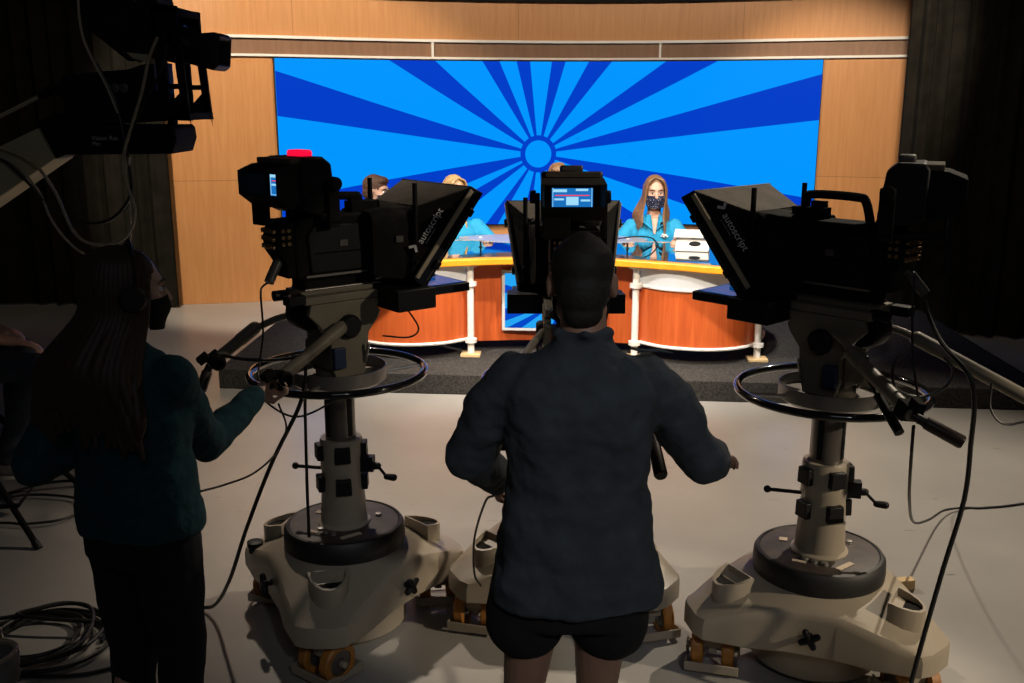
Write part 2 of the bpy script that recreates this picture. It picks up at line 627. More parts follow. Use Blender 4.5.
# LED wall with the sunburst picture
def burst_material(name, rays, r0, r1, light, dark, strength):
    m = bpy.data.materials.new(name)
    m.use_nodes = True
    nt = m.node_tree
    b = nt.nodes['Principled BSDF']
    b.inputs['Base Color'].default_value = (0.0, 0.0, 0.0, 1)
    b.inputs['Roughness'].default_value = 0.5
    b.inputs['Specular IOR Level'].default_value = 0.03
    N = nt.nodes.new
    L = nt.links.new
    uv = N('ShaderNodeUVMap')
    sx = N('ShaderNodeSeparateXYZ')
    L(uv.outputs['UV'], sx.inputs[0])
    at = N('ShaderNodeMath')
    at.operation = 'ARCTAN2'
    L(sx.outputs['Y'], at.inputs[0])
    L(sx.outputs['X'], at.inputs[1])
    dv = N('ShaderNodeMath')
    dv.operation = 'MULTIPLY_ADD'
    dv.inputs[1].default_value = 1 / (2 * PI)
    dv.inputs[2].default_value = 0.5          # -pi..pi -> 0..1
    L(at.outputs[0], dv.inputs[0])
    # radius
    ln = N('ShaderNodeVectorMath')
    ln.operation = 'LENGTH'
    cb = N('ShaderNodeCombineXYZ')
    L(sx.outputs['X'], cb.inputs[0])
    L(sx.outputs['Y'], cb.inputs[1])
    L(cb.outputs[0], ln.inputs[0])
    # two constant ramps split the turn (a ramp holds 32 stops)
    edges = []
    for a, c in rays:
        a, c = (a + 180) % 360 / 360, (c + 180) % 360 / 360
        if a > c:
            edges += [(0.0, c), (a, 1.0)]
        else:
            edges.append((a, c))
    edges.sort()

    def ramp(es):
        r = N('ShaderNodeValToRGB')
        r.color_ramp.interpolation = 'CONSTANT'
        el = r.color_ramp.elements
        while len(el) > 1:
            el.remove(el[-1])
        el[0].position = 0
        el[0].color = (0, 0, 0, 1)
        for a, c in es:
            e = el.new(min(a, 0.9999))
            e.color = (1, 1, 1, 1)
            if c < 1:
                e = el.new(c)
                e.color = (0, 0, 0, 1)
        L(dv.outputs[0], r.inputs['Fac'])
        return r
    h = len(edges) // 2
    ra, rb = ramp(edges[:h]), ramp(edges[h:])
    mxm = N('ShaderNodeMath')
    mxm.operation = 'MAXIMUM'
    L(ra.outputs['Color'], mxm.inputs[0])
    L(rb.outputs['Color'], mxm.inputs[1])
    lt = N('ShaderNodeMath')
    lt.operation = 'LESS_THAN'
    lt.inputs[1].default_value = r1
    L(ln.outputs['Value'], lt.inputs[0])
    mx2 = N('ShaderNodeMath')
    mx2.operation = 'MAXIMUM'
    L(mxm.outputs[0], mx2.inputs[0])
    L(lt.outputs[0], mx2.inputs[1])
    gt = N('ShaderNodeMath')
    gt.operation = 'GREATER_THAN'
    gt.inputs[1].default_value = r0
    L(ln.outputs['Value'], gt.inputs[0])
    ml = N('ShaderNodeMath')
    ml.operation = 'MULTIPLY'
    L(mx2.outputs[0], ml.inputs[0])
    L(gt.outputs[0], ml.inputs[1])
    mix = N('ShaderNodeMix')
    mix.data_type = 'RGBA'
    mix.inputs['A'].default_value = (*light, 1)
    mix.inputs['B'].default_value = (*dark, 1)
    L(ml.outputs[0], mix.inputs['Factor'])
    L(mix.outputs['Result'], b.inputs['Emission Color'])
    b.inputs['Emission Strength'].default_value = strength
    return m


RAYS = [(6.4, 15.3), (25.9, 34.8), (49.8, 59.3), (72.6, 81.5), (95.5, 104.0), (113.8, 122.2), (138.2, 147.8), (162.4, 171.2),
        (187.3, 199.7), (207.7, 216.1), (232, 238.5), (254.6, 262), (275, 282), (298, 305), (321, 329), (341.4, 350.3)]
LIGHTB, DARKB = (0.0, 0.305, 1.0), (0.0, 0.048, 0.58)
BURST = burst_material('led_sunburst', RAYS, 0.150, 0.205, LIGHTB, DARKB, 1.0)
XL, XR, XC, ZC = -2.425, 3.29, 0.285, 1.497
led = thing('video_wall', 'huge curved blue video wall showing a sunburst behind the news desk', 'video wall', (0.3, 11.2, 0.72))
curved_slab('screen', lin(XL, XR, 50), 0.72, 2.495, 0.075, 0.055, BURST, parent=led, s0=arc_len(XC), zc=ZC, loc=(0, 0, 0)).location = (-0.3, -11.2, -0.72)
curved_slab('frame', lin(XL - 0.006, XR + 0.006, 50), 0.7195, 2.503, 0.06, -0.01, BLACK, parent=led).location = (-0.3, -11.2, -0.72)


# drapes
def drape(name, path, z0, z1, label, nf, amp=0.07, seed=1):
    rnd = random.Random(seed)
    P = catmull([(x, y, 0) for x, y in path], 60)
    mb = MB()
    n = len(P)
    top, bot, topb, botb = [], [], [], []
    ph = 0
    cols = []
    for i, p in enumerate(P):
        d = (P[min(i + 1, n - 1)] - P[max(i - 1, 0)]).normalized()
        nn = V((d.y, -d.x, 0))
        t = i / (n - 1)
        ph = t * nf * 2 * PI + 0.9 * math.sin(t * 19 + seed)
        a = amp * (0.6 + 0.4 * math.sin(t * 31 + seed * 2))
        off = a * (math.sin(ph) + 0.25 * math.sin(2.3 * ph))
        cols.append((p, nn, off))
    zs = lin(z0, z1, 10)
    rows_f = []
    for z in zs:
        k = 1.0 if z < z1 - 0.6 else 0.75
        rows_f.append([mb.bm.verts.new(p + nn * off * k + V((0, 0, z))) for p, nn, off in cols])
    rows_b = []
    for z in zs:
        rows_b.append([mb.bm.verts.new(p + nn * (off - 0.02) + V((0, 0, z))) for p, nn, off in cols])
    for rows in (rows_f, rows_b):
        for a, b in zip(rows, rows[1:]):
            for i in range(n - 1):
                mb.face([a[i], a[i + 1], b[i + 1], b[i]])
    for a, b in ((rows_f[0], rows_b[0]), (rows_f[-1], rows_b[-1])):
        for i in range(n - 1):
            mb.face([a[i], a[i + 1], b[i + 1], b[i]])
    for i in (0, n - 1):
        for j in range(len(zs) - 1):
            mb.face([rows_f[j][i], rows_f[j + 1][i], rows_b[j + 1][i], rows_b[j][i]])
    return tag(mb.build(name, CURT, angle=80), label, 'curtain')


drape('stage_curtain', [(-6.8, 10.2), (-5.2, 10.26), (-4.2, 10.2), (-3.43, 10.08)], 0.02, 4.6, 'black floor-length drape hanging left of the wood panel wall', 13, 0.06, 3)
drape('stage_curtain', [(3.62, 9.55), (3.98, 9.1), (4.25, 8.75), (5.2, 8.6), (6.6, 8.4)], 0.02, 4.6, 'black pleated drape hanging at the right end of the video wall', 16, 0.06, 5)


# ------------------------------------------------------------------ news desk
DESK = (0.31, 7.5, 0.15)
DROT = R(-4)
desk = thing('news_desk', 'curved cherry and white news desk with honey-yellow edge and white posts', 'desk', DESK, DROT)
FRONT = [(0, -0.02), (0.3, -0.04), (0.6, -0.11), (0.93, -0.24), (1.2, -0.37), (1.5, -0.41), (1.76, -0.28), (1.9, 0.0), (1.95, 0.35)]
BACK = [(1.9, 0.62), (1.6, 0.84), (1.2, 0.93), (0.6, 0.98), (0, 1.0)]


def desk_outline(off=0.0):
    half = catmull([(x, y, 0) for x, y in FRONT], 6) + catmull([(x, y, 0) for x, y in BACK], 5)
    pts = half + [V((-p.x, p.y, 0)) for p in reversed(half[1:-1])]
    if off:
        n = len(pts)
        out = []
        for i, p in enumerate(pts):
            d = (pts[(i + 1) % n] - pts[i - 1]).normalized()
            out.append(p + V((-d.y, d.x, 0)) * off)
        pts = out
    return [(p.x, p.y) for p in pts]


f = MB()
f.prism(desk_outline(), 0.718, 0.770)
f.build('desk_top', HONEY, desk, bevel=0.008, angle=60)
f = MB()
f.prism(desk_outline(0.075), 0.768, 0.7735)
f.build('glass_inset', GLASSB, desk, angle=60)


def arc_panel(name, pts, z0, z1, th, m, nm=10, bev=0.0):
    P = catmull([(x, y, 0) for x, y in pts], nm)
    n = len(P)
    q = []
    for i, p in enumerate(P):
        d = (P[min(i + 1, n - 1)] - P[max(i - 1, 0)]).normalized()
        q.append(p + V((-d.y, d.x, 0)) * th)
    poly = [(p.x, p.y) for p in P] + [(p.x, p.y) for p in reversed(q)]
    mb = MB()
    a = [mb.bm.verts.new((x, y, z0)) for x, y in poly]
    b = [mb.bm.verts.new((x, y, z1)) for x, y in poly]
    N = len(poly)
    for i in range(N):
        j = (i + 1) % N
        mb.face([a[i], a[j], b[j], b[i]])
    for i in range(n - 1):
        mb.face([a[i], a[i + 1], a[N - 2 - i], a[N - 1 - i]])
        mb.face([b[i], b[i + 1], b[N - 2 - i], b[N - 1 - i]])
    return mb.build(name, m, desk, bevel=bev, angle=50)


ARC = [(0.64, 0.05), (0.84, -0.13), (1.12, -0.20), (1.38, -0.13), (1.55, 0.06), (1.66, 0.36), (1.66, 0.62)]
for s in (1, -1):
    A = [(s * x, y) for x, y in ARC]
    if s < 0:
        A = A[::-1]
    arc_panel('cherry_panel', A, 0.115, 0.555, 0.03, CHERRY)
    arc_panel('white_band', A, 0.575, 0.708, 0.03, PANELW)
    for z in (0.125, 0.565):
        mb = MB()
        mb.tube([(s * x * 1.004, y - 0.012, z) for x, y in ARC], 0.013, 8, 6)
        mb.build('rail', WHITEP, desk)
    for px, py in ((0.63, 0.0), (1.56, 0.0)):
        mb = MB()
        M = Matrix.Translation((s * px, py, 0))
        mb.lathe([(0, 0.0), (0.026, 0.0), (0.026, 0.10), (0.046, 0.104), (0.046, 0.135), (0.026, 0.14), (0.026, 0.545), (0.048, 0.55), (0.048, 0.58), (0.026, 0.585), (0.026, 0.692), (0.055, 0.696), (0.055, 0.7185), (0, 0.7185)], M, 24)
        mb.build('post', WHITEP, desk)
        mb = MB()
        mb.box((s * px, py - 0.01, 0.011), (0.15, 0.13, 0.022))
        mb.build('foot_plate', PINE, desk, bevel=0.003)
arc_panel('center_panel', [(-0.66, 0.13), (-0.33, 0.19), (0, 0.21), (0.33, 0.19), (0.66, 0.13)], 0.08, 0.718, 0.03, CHERRY)
# raised glass shelf on short stand-offs
gl = bpy.data.materials.new('clear_acrylic')
gl.use_nodes = True
gb = gl.node_tree.nodes['Principled BSDF']
gb.inputs['Base Color'].default_value = (0.80, 0.82, 0.95, 1)
gb.inputs['Roughness'].default_value = 0.12
gb.inputs['Transmission Weight'].default_value = 0.55
gb.inputs['IOR'].default_value = 1.2
P = [(-0.78, 0.50), (-0.45, 0.28), (0, 0.24), (0.45, 0.28), (0.74, 0.48), (0.45, 0.70), (0, 0.76), (-0.48, 0.70)]
f = MB()
f.prism([(p.x, p.y) for p in catmull([(x, y, 0) for x, y in P], 6, True)], 0.845, 0.853)
g = f.build('glass_shelf', gl, desk, angle=60)
for x, y in ((-0.60, 0.50), (-0.32, 0.34), (0.32, 0.34), (0.58, 0.50), (-0.30, 0.64), (0.30, 0.64)):
    f = MB()
    f.lathe([(0, 0.772), (0.016, 0.772), (0.016, 0.778), (0.007, 0.780), (0.007, 0.844), (0.014, 0.845), (0.014, 0.858), (0, 0.858)], Matrix.Translation((x, y, 0)), 12)
    f.build('standoff', WHITEP, g)

mon = thing('desk_monitor', 'wide silver-framed monitor with blue sunburst on the desk front', 'monitor', DESK, DROT)
f = MB()
f.box((0, 0.155, 0.41), (0.80, 0.05, 0.48))
f.build('frame', mat('silver_bezel', (0.55, 0.56, 0.58), 0.4), mon, bevel=0.004)
me = bpy.data.meshes.new('screen')
bm = bmesh.new()
uvl = bm.loops.layers.uv.new('UVMap')
vs = [bm.verts.new(p) for p in ((-0.375, 0.1285, 0.195), (0.375, 0.1285, 0.195), (0.375, 0.1285, 0.625), (-0.375, 0.1285, 0.625))]
fc = bm.faces.new(vs)
for l in fc.loops:
    l[uvl].uv = (l.vert.co.x * 4.4 - 0.2, (l.vert.co.z - 0.41) * 4.4)
ext = bmesh.ops.extrude_face_region(bm, geom=[fc])
for e in ext['geom']:
    if isinstance(e, bmesh.types.BMVert):
        e.co.y += 0.004
bmesh.ops.recalc_face_normals(bm, faces=bm.faces)
bm.to_mesh(me)
bm.free()
me.materials.append(burst_material('desk_screen_sunburst', RAYS, 0.150, 0.205, (0.02, 0.42, 1.0), (0.0, 0.07, 0.62), 0.9))
o = bpy.data.objects.new('screen', me)
COL.objects.link(o)
o.parent = mon


def desk_world(x, y, z):
    c, s = math.cos(DROT), math.sin(DROT)
    return (DESK[0] + c * x - s * y, DESK[1] + s * x + c * y, DESK[2] + z)


# slanted white touch controller
t = thing('touch_controller', 'slanted white box with dark oval lying on the desk before the woman', 'controller', desk_world(1.09, 0.45, 0.7735), R(-14))
f = MB()
f.rings([[V((x, -0.09, 0)), V((x, 0.11, 0)), V((x, 0.11, 0.085)), V((x, 0.06, 0.10)), V((x, -0.09, 0.02))] for x in (-0.13, 0.13)])
f.build('body', WHITEP, t, bevel=0.006)
f = MB()
f.box((0, 0.045, 0.125), (0.30, 0.13, 0.012), Euler((R(20), 0, 0)).to_matrix())
f.build('tilted_lid', WHITEP, t, bevel=0.004)
f = MB()
f.lathe([(0, 0), (0.036, 0), (0.036, 0.006), (0, 0.006)], Matrix.Translation((0.02, -0.035, 0.055)) @ Euler((R(28), 0, 0)).to_matrix().to_4x4() @ Matrix.Diagonal((1.25, 0.8, 1, 1)), 24)
tag(f.build('speaker_hole', HOLE, t), 'dark oval speaker')

# microphone cable on desk
f = MB()
f.tube([desk_world(*p) for p in ((0.22, 0.46, 0.8592), (0.38, 0.40, 0.8592), (0.52, 0.46, 0.862), (0.66, 0.55, 0.866), (0.78, 0.66, 0.84), (0.84, 0.72, 0.779))], 0.0055, 6, 6)
tag(f.build('microphone_cable', CABLE), 'thin black cable lying across the raised glass of the desk', 'cable')


# ------------------------------------------------------------------ people
def head_geo(mb, c, yaw, pitch=0.0, roll=0.0, k=1.0, ears=True):
    """head volumes round centre c (mid-height of the head); +y of the head frame is the face"""
    M = Matrix.Translation(V(c)) @ Matrix.Rotation(yaw, 4, 'Z') @ Matrix.Rotation(pitch, 4, 'X') @ Matrix.Rotation(roll, 4, 'Y') @ Matrix.Scale(k, 4)
    rot = M.to_3x3().normalized()

    def B(p, r):
        mb.ball(M @ V(p), tuple(q * k for q in r), rot)
    B((0, -0.012, 0.030), (0.075, 0.096, 0.084))
    B((0, 0.028, -0.020), (0.066, 0.066, 0.082))
    B((0, 0.040, -0.062), (0.052, 0.052, 0.050))
    B((0, 0.066, -0.098), (0.026, 0.022, 0.018))
    B((0, 0.070, 0.030), (0.052, 0.022, 0.016))
    for s in (-1, 1):
        B((s * 0.040, 0.066, -0.022), (0.022, 0.022, 0.020))
        B((s * 0.048, 0.014, -0.070), (0.018, 0.040, 0.026))
        if ears:
            B((s * 0.081, -0.008, -0.008), (0.011, 0.021, 0.033))
            B((s * 0.076, -0.004, -0.030), (0.008, 0.010, 0.012))
    mb.limb([M @ V((0, 0.086, 0.022)), M @ V((0, 0.100, -0.008)), M @ V((0, 0.110, -0.026))], [0.007 * k, 0.010 * k, 0.013 * k], 10)
    B((-0.012, 0.098, -0.030), (0.009, 0.010, 0.008))
    B((0.012, 0.098, -0.030), (0.009, 0.010, 0.008))
    B((0, 0.088, -0.055), (0.024, 0.010, 0.006))
    B((0, 0.087, -0.067), (0.020, 0.010, 0.007))
    return M


def hand_geo(mb, wrist, direction, palm, side=1, curl=0.3, k=1.0, spread=0.06):
    """hand from the wrist along direction; palm = the way the palm faces; side +1: thumb on +x of the hand frame"""
    y = V(direction).normalized()
    z = -V(palm)
    z = (z - y * z.dot(y)).normalized()
    x = y.cross(z)
    M = Matrix((x, y, z)).transposed().to_4x4()
    M.translation = V(wrist)
    rot = M.to_3x3()
    mb.ball(M @ V((0, 0.048 * k, 0)), (0.038 * k, 0.052 * k, 0.0145 * k), rot)
    mb.ball(M @ V((side * 0.018 * k, 0.030 * k, -0.006 * k)), (0.018 * k, 0.030 * k, 0.014 * k), rot)
    mb.limb([M @ V((0, -0.01, 0)), M @ V((0, 0.03 * k, 0))], [0.024 * k, 0.027 * k], 12, 0.75)
    lens = [(0.026, 0.092, 0.072), (0.009, 0.097, 0.080), (-0.009, 0.094, 0.074), (-0.026, 0.084, 0.058)]
    for i, (fx, fy, L) in enumerate(lens):
        p = V((side * fx * k, fy * k * 0.93, 0))
        a = 0.15 + curl * 0.7
        pts = [p.copy()]
        ang = 0.0
        segs = (0.45, 0.32, 0.23)
        for j, sg in enumerate(segs):
            ang += curl * (0.75, 1.0, 0.8)[j] * (1 + 0.06 * i)
            d = V((side * (1.5 - i) * spread * (1 - min(curl, 1)), math.cos(ang), -math.sin(ang)))
            p = p + d * (L * k * sg)
            pts.append(p.copy())
        mb.limb([M @ q for q in pts], [0.0095 * k, 0.0088 * k, 0.0082 * k, 0.0070 * k], 10)
    th = [V((side * 0.026, 0.022, -0.004)), V((side * 0.046, 0.050, -0.012 - 0.01 * curl)), V((side * (0.052 - 0.02 * min(curl, 1)), 0.075, -0.020 - 0.02 * curl)), V((side * (0.048 - 0.034 * min(curl, 1)), 0.094, -0.026 - 0.022 * curl))]
    mb.limb([M @ (q * k) for q in th], [0.0125 * k, 0.0108 * k, 0.0098 * k, 0.0080 * k], 10)
    return M


def torso_rings(mb, secs, n=24, e=2.4):
    """secs: (centre, half width, half depth, yaw)"""
    rings = []
    for c, w, d, yaw in secs:
        c = V(c)
        rx, ry = V((math.cos(yaw), math.sin(yaw), 0)), V((-math.sin(yaw), math.cos(yaw), 0))
        r = []
        for i in range(n):
            a = 2 * PI * i / n
            ca, sa = math.cos(a), math.sin(a)
            r.append(c + rx * (w * math.copysign(abs(ca) ** (2 / e), ca)) + ry * (d * math.copysign(abs(sa) ** (2 / e), sa)))
        rings.append(r)
    mb.rings(rings)


def lerp3(a, b, t):
    return V(a).lerp(V(b), t)


def hair_locks(mb, M, k, locks, r0=0.011, flat=0.55):
    for pts in locks:
        q = catmull([M @ (V(p) * 1.0) for p in pts], 5)
        n = len(q)
        mb.tube(q, [r0 * k * 0.7, r0 * k, r0 * k * 1.05, r0 * k * 0.9, r0 * k * 0.3], 7, 0, flat)


def face_details(root, M, k, brow_mat, mask=None, mouth=True):
    for s in (-1, 1):
        mb = MB()
        mb.ball(M @ V((s * 0.031, 0.079, 0.004)), tuple(q * k for q in (0.0125, 0.011, 0.0085)), M.to_3x3().normalized(), 14, 10)
        e = mb.build('eye', EYEW, root)
        mb = MB()
        mb.ball(M @ V((s * 0.031, 0.0885, 0.003)), tuple(q * k for q in (0.0055, 0.0028, 0.0055)), M.to_3x3().normalized(), 12, 8)
        mb.build('iris', EYED, e)
        mb = MB()
        mb.limb([M @ V((s * 0.013, 0.094, 0.025)), M @ V((s * 0.031, 0.091, 0.031)), M @ V((s * 0.050, 0.074, 0.025))], [0.0028 * k, 0.0034 * k, 0.0018 * k], 8)
        mb.build('eyebrow', brow_mat, root)
        mb = MB()
        mb.tube([M @ V((s * 0.019, 0.0895, 0.010)), M @ V((s * 0.031, 0.0925, 0.0125)), M @ V((s * 0.044, 0.0855, 0.009))], 0.0016 * k, 6, 4)
        mb.build('eyelash_line', brow_mat, root)


def mask_geo(mb, M, k):
    rows = []
    for iz, z in enumerate(lin(-0.112, -0.014, 9)):
        row = []
        t = iz / 8
        for ix in range(15):
            u = -1 + 2 * ix / 14
            a = u * 1.28
            bul = 0.016 * math.exp(-((t - 0.62) / 0.3) ** 2) * math.exp(-(u * 2.2) ** 2)
            rr = 0.079 - 0.010 * (1 - t) ** 2
            row.append((math.sin(a) * rr, 0.028 + math.cos(a) * (0.075 - 0.006 * (1 - t)) + bul, z + 0.012 * abs(u) ** 2 * (0.5 - t)))
        rows.append(row)
    F = [[mb.bm.verts.new(M @ V(p)) for p in r] for r in rows]
    B = [[mb.bm.verts.new(M @ V((p[0] * 0.965, p[1] - 0.0035, p[2]))) for p in r] for r in rows]
    nr, nc = len(rows), len(rows[0])
    for j in range(nr - 1):
        for i in range(nc - 1):
            mb.face([F[j][i], F[j][i + 1], F[j + 1][i + 1], F[j + 1][i]])
            mb.face([B[j + 1][i], B[j + 1][i + 1], B[j][i + 1], B[j][i]])
    for i in range(nc - 1):
        mb.face([F[0][i], B[0][i], B[0][i + 1], F[0][i + 1]])
        mb.face([F[-1][i], F[-1][i + 1], B[-1][i + 1], B[-1][i]])
    for j in range(nr - 1):
        mb.face([F[j][0], F[j + 1][0], B[j + 1][0], B[j][0]])
        mb.face([F[j][-1], B[j][-1], B[j + 1][-1], F[j + 1][-1]])


def spotted_mask_mat():
    m = bpy.data.materials.new('navy_speckled_mask')
    m.use_nodes = True
    nt = m.node_tree
    b = nt.nodes['Principled BSDF']
    b.inputs['Roughness'].default_value = 0.85
    tc = nt.nodes.new('ShaderNodeTexCoord')
    vo = nt.nodes.new('ShaderNodeTexVoronoi')
    vo.inputs['Scale'].default_value = 85
    nt.links.new(tc.outputs['Object'], vo.inputs['Vector'])
    r = nt.nodes.new('ShaderNodeValToRGB')
    r.color_ramp.interpolation = 'CONSTANT'
    r.color_ramp.elements[0].color = (0.55, 0.6, 0.75, 1)
    r.color_ramp.elements[1].position = 0.22
    r.color_ramp.elements[1].color = (0.010, 0.014, 0.045, 1)
    nt.links.new(vo.outputs['Distance'], r.inputs['Fac'])
    nt.links.new(r.outputs['Color'], b.inputs['Base Color'])
    return m


NAVYMASK = spotted_mask_mat()


def seated_anchor(label, loc, yaw, skin, shirt, hair, style, mask=None, hz=1.30, head_turn=0.0, head_pitch=-0.25, hands=((0.16, -0.34, 0.80), (-0.16, -0.34, 0.80)), width=1.0, logo=True):
    """seated person; local frame: +y is the way they face, floor of the riser at z = 0; hz = head-centre height"""
    root = thing('person', label, 'person', loc, yaw)
    root.scale = (1.12, 1.12, 1.12)
    hz /= 1.12
    hands = [(a, b / 1.12, c / 1.12) for a, b, c in hands]
    dz = hz - 1.15 - 0.07
    H = V((0, 0.035, 1.15 + dz + 0.07 - 0.0))
    sh = 0.165 * width
    body = MB()
    Mh = head_geo(body, H, head_turn, head_pitch, ears=style != 'long')
    body.limb([V((0, -0.01, 0.98 + dz)), V((0, 0.0, 1.06 + dz)), H + V((0, -0.02, -0.04))], [0.062, 0.054, 0.052])
    torso_rings(body, [((0, 0, 0.50 + dz), 0.16, 0.11, 0), ((0, 0, 0.62 + dz), 0.135, 0.095, 0), ((0, 0.0, 0.78 + dz), 0.15 * width, 0.105, 0), ((0, 0, 0.90 + dz), 0.16 * width, 0.10, 0), ((0, -0.01, 0.99 + dz), 0.10 * width, 0.07, 0), ((0, -0.01, 1.02 + dz), 0.06, 0.055, 0)])
    arms = []
    for s, hd in ((1, hands[0]), (-1, hands[1])):
        S = V((s * sh, -0.01, 0.945 + dz))
        W = V((hd[0], -hd[1], hd[2]))
        mid = (S + W) / 2
        E = mid + V((s * 0.09, -0.06, -0.10))
        body.limb([S, lerp3(S, E, 0.5), E], [0.050, 0.044, 0.037])
        body.limb([E, lerp3(E, W, 0.35), W], [0.037, 0.036, 0.024])
        hand_geo(body, W, (W - E) + V((0, 0.05, -0.02)), (0, 0, -1), -s, 0.35)
        arms.append((S, E, W))
    for s in (1, -1):
        hip, knee, ank = V((s * 0.09, 0.02, 0.52 + dz)), V((s * 0.11, 0.42, 0.52 + dz)), V((s * 0.11, 0.38, 0.08))
        body.limb([hip, lerp3(hip, knee, 0.5), knee], [0.085, 0.075, 0.058])
        body.limb([knee, lerp3(knee, ank, 0.35), ank], [0.058, 0.054, 0.036])
        body.limb([ank + V((0, -0.03, -0.03)), ank + V((0, 0.14, -0.05))], [0.038, 0.030])
    b = remesh(body.build('body', skin, root), 0.008, 4)
    sm = MB()
    torso_rings(sm, [((0, 0, 0.46 + dz), 0.175, 0.125, 0), ((0, 0, 0.62 + dz), 0.158, 0.115, 0), ((0, 0.0, 0.78 + dz), 0.168 * width, 0.122, 0), ((0, 0, 0.90 + dz), 0.176 * width, 0.115, 0), ((0, -0.012, 0.985 + dz), 0.12 * width, 0.082, 0), ((0, -0.018, 1.015 + dz), 0.076, 0.062, 0)])
    for S, E, W in arms:
        sm.limb([S + V((0, 0, 0.0)), lerp3(S, E, 0.45), lerp3(S, E, 0.78)], [0.062, 0.062, 0.060])
    sm.limb([V((0.05, 0.03, 1.01 + dz)), V((0.055, -0.03, 1.035 + dz)), V((0, -0.065, 1.045 + dz)), V((-0.055, -0.03, 1.035 + dz)), V((-0.05, 0.03, 1.01 + dz))], [0.012, 0.014, 0.014, 0.014, 0.012], 8)
    shirt_o = remesh(sm.build('polo_shirt' if shirt is POLO else 'shirt', shirt, root), 0.010, 4, 0.012, 0.09)
    pm = MB()
    for s in (1, -1):
        hip, knee, ank = V((s * 0.09, 0.0, 0.52 + dz)), V((s * 0.11, 0.42, 0.52 + dz)), V((s * 0.11, 0.38, 0.12))
        pm.limb([hip, lerp3(hip, knee, 0.5), knee], [0.098, 0.085, 0.068])
        pm.limb([knee, ank], [0.068, 0.05])
    torso_rings(pm, [((0, 0, 0.44 + dz), 0.16, 0.12, 0), ((0, 0, 0.56 + dz), 0.16, 0.115, 0)])
    remesh(pm.build('trousers', PANTS, root), 0.014, 4)
    if style == 'long':
        hm = MB()
        hm.ball(Mh @ V((0, -0.024, 0.040)), (0.083, 0.098, 0.086), Mh.to_3x3().normalized(), 24, 14)
        rnd = random.Random(5)
        for s in (1, -1):
            for i in range(16):
                t = i / 15
                yy = 0.058 - t * 0.13
                j = rnd.uniform(-0.006, 0.006)
                x1 = 0.074 + 0.010 * math.sin(t * PI)
                xe = (0.060 + 0.075 * t) if s > 0 else (0.085 + 0.05 * t)
                if s > 0:
                    xe = 0.105 + 0.05 * t
                else:
                    xe = 0.070 + 0.05 * t
                end_z = (-0.37 if s < 0 else -0.27) + rnd.uniform(-0.03, 0.03)
                fy = 0.115 - 0.16 * t
                hm.tube(catmull([Mh @ V((s * 0.006, yy * 0.75 + 0.005, 0.116 - 0.03 * t)), Mh @ V((s * 0.048, yy + 0.010, 0.100 - 0.02 * t)), Mh @ V((s * x1, yy + j, 0.040)), Mh @ V((s * (x1 + 0.007), yy - 0.008 + j, -0.05)),
                                 Mh @ V((s * (xe - 0.004), fy * 0.6 + j, -0.16)), Mh @ V((s * xe, fy + j, (end_z - 0.16) / 2)), Mh @ V((s * (xe + 0.004), fy + 0.012, end_z))], 4),
                        [0.008, 0.012, 0.013, 0.014, 0.014, 0.013, 0.004], 7, 0, 0.6)
        hm.build('hair', hair, root, angle=60)
    else:
        hm = MB()
        hm.ball(Mh @ V((0, -0.020, 0.044)), (0.080, 0.098, 0.083), Mh.to_3x3().normalized(), 28, 18)
        hm.ball(Mh @ V((0, -0.055, -0.010)), (0.068, 0.058, 0.07), Mh.to_3x3().normalized(), 24, 14)
        hm.ball(Mh @ V((0, 0.045, 0.085)), (0.058, 0.045, 0.034), Mh.to_3x3().normalized(), 20, 12)
        remesh(hm.build('hair', hair, root), 0.006, 2, 0.012, 0.02)
    face_details(root, Mh, 1.0, HAIRD if hair is not HAIRBL else HAIRB)
    if mask:
        mm = MB()
        mask_geo(mm, Mh, 1.0)
        mo = mm.build('face_mask', mask, root, angle=60)
        for s in (-1, 1):
            lp = MB()
            lp.tube([Mh @ V((s * 0.074, 0.05, -0.025)), Mh @ V((s * 0.085, 0.015, 0.0)), Mh @ V((s * 0.084, -0.02, -0.01)), Mh @ V((s * 0.076, 0.03, -0.095))], 0.0016, 6, 4)
            lp.build('ear_loop', mask, mo)
    return root, Mh, dz


# the woman facing the cameras
wr, wM, wdz = seated_anchor('woman in turquoise polo and dark speckled mask with long brown hair, seated at the desk', (1.235, 8.72, 0.15), R(180 - 4), SKIN, POLO, HAIRB, 'long', NAVYMASK, hz=1.165, head_turn=R(4), head_pitch=-0.12, hands=((0.23, -0.33, 0.785), (-0.17, -0.37, 0.785)), width=1.0)
f = MB()      # open collar: skin in the V of the neck
f.rings([[V((-0.040, 0.092, 1.02 + wdz)), V((0.040, 0.092, 1.02 + wdz)), V((0.004, 0.131, 0.905 + wdz)), V((-0.004, 0.131, 0.905 + wdz))], [V((-0.036, 0.04, 1.03 + wdz)), V((0.036, 0.04, 1.03 + wdz)), V((0.004, 0.09, 0.905 + wdz)), V((-0.004, 0.09, 0.905 + wdz))]])
tag(f.build('neckline', SKIN, wr), 'bare skin in the open collar')
for s in (1, -1):
    f = MB()
    f.rings([[V((s * 0.030, 0.100, 1.045 + wdz)), V((s * 0.082, 0.050, 1.035 + wdz)), V((s * 0.085, 0.100, 0.985 + wdz)), V((s * 0.012, 0.140, 0.935 + wdz))], [V((s * 0.030, 0.090, 1.05 + wdz)), V((s * 0.080, 0.040, 1.038 + wdz)), V((s * 0.083, 0.090, 0.985 + wdz)), V((s * 0.012, 0.128, 0.935 + wdz))]])
    f.build('collar', POLO, wr)
f = MB()
f.limb([V((-0.042, 0.135, 0.975 + wdz)), V((-0.052, 0.150, 0.990 + wdz))], [0.006, 0.011], 12)
f.build('clip_microphone', BLACK, wr)
f = MB()
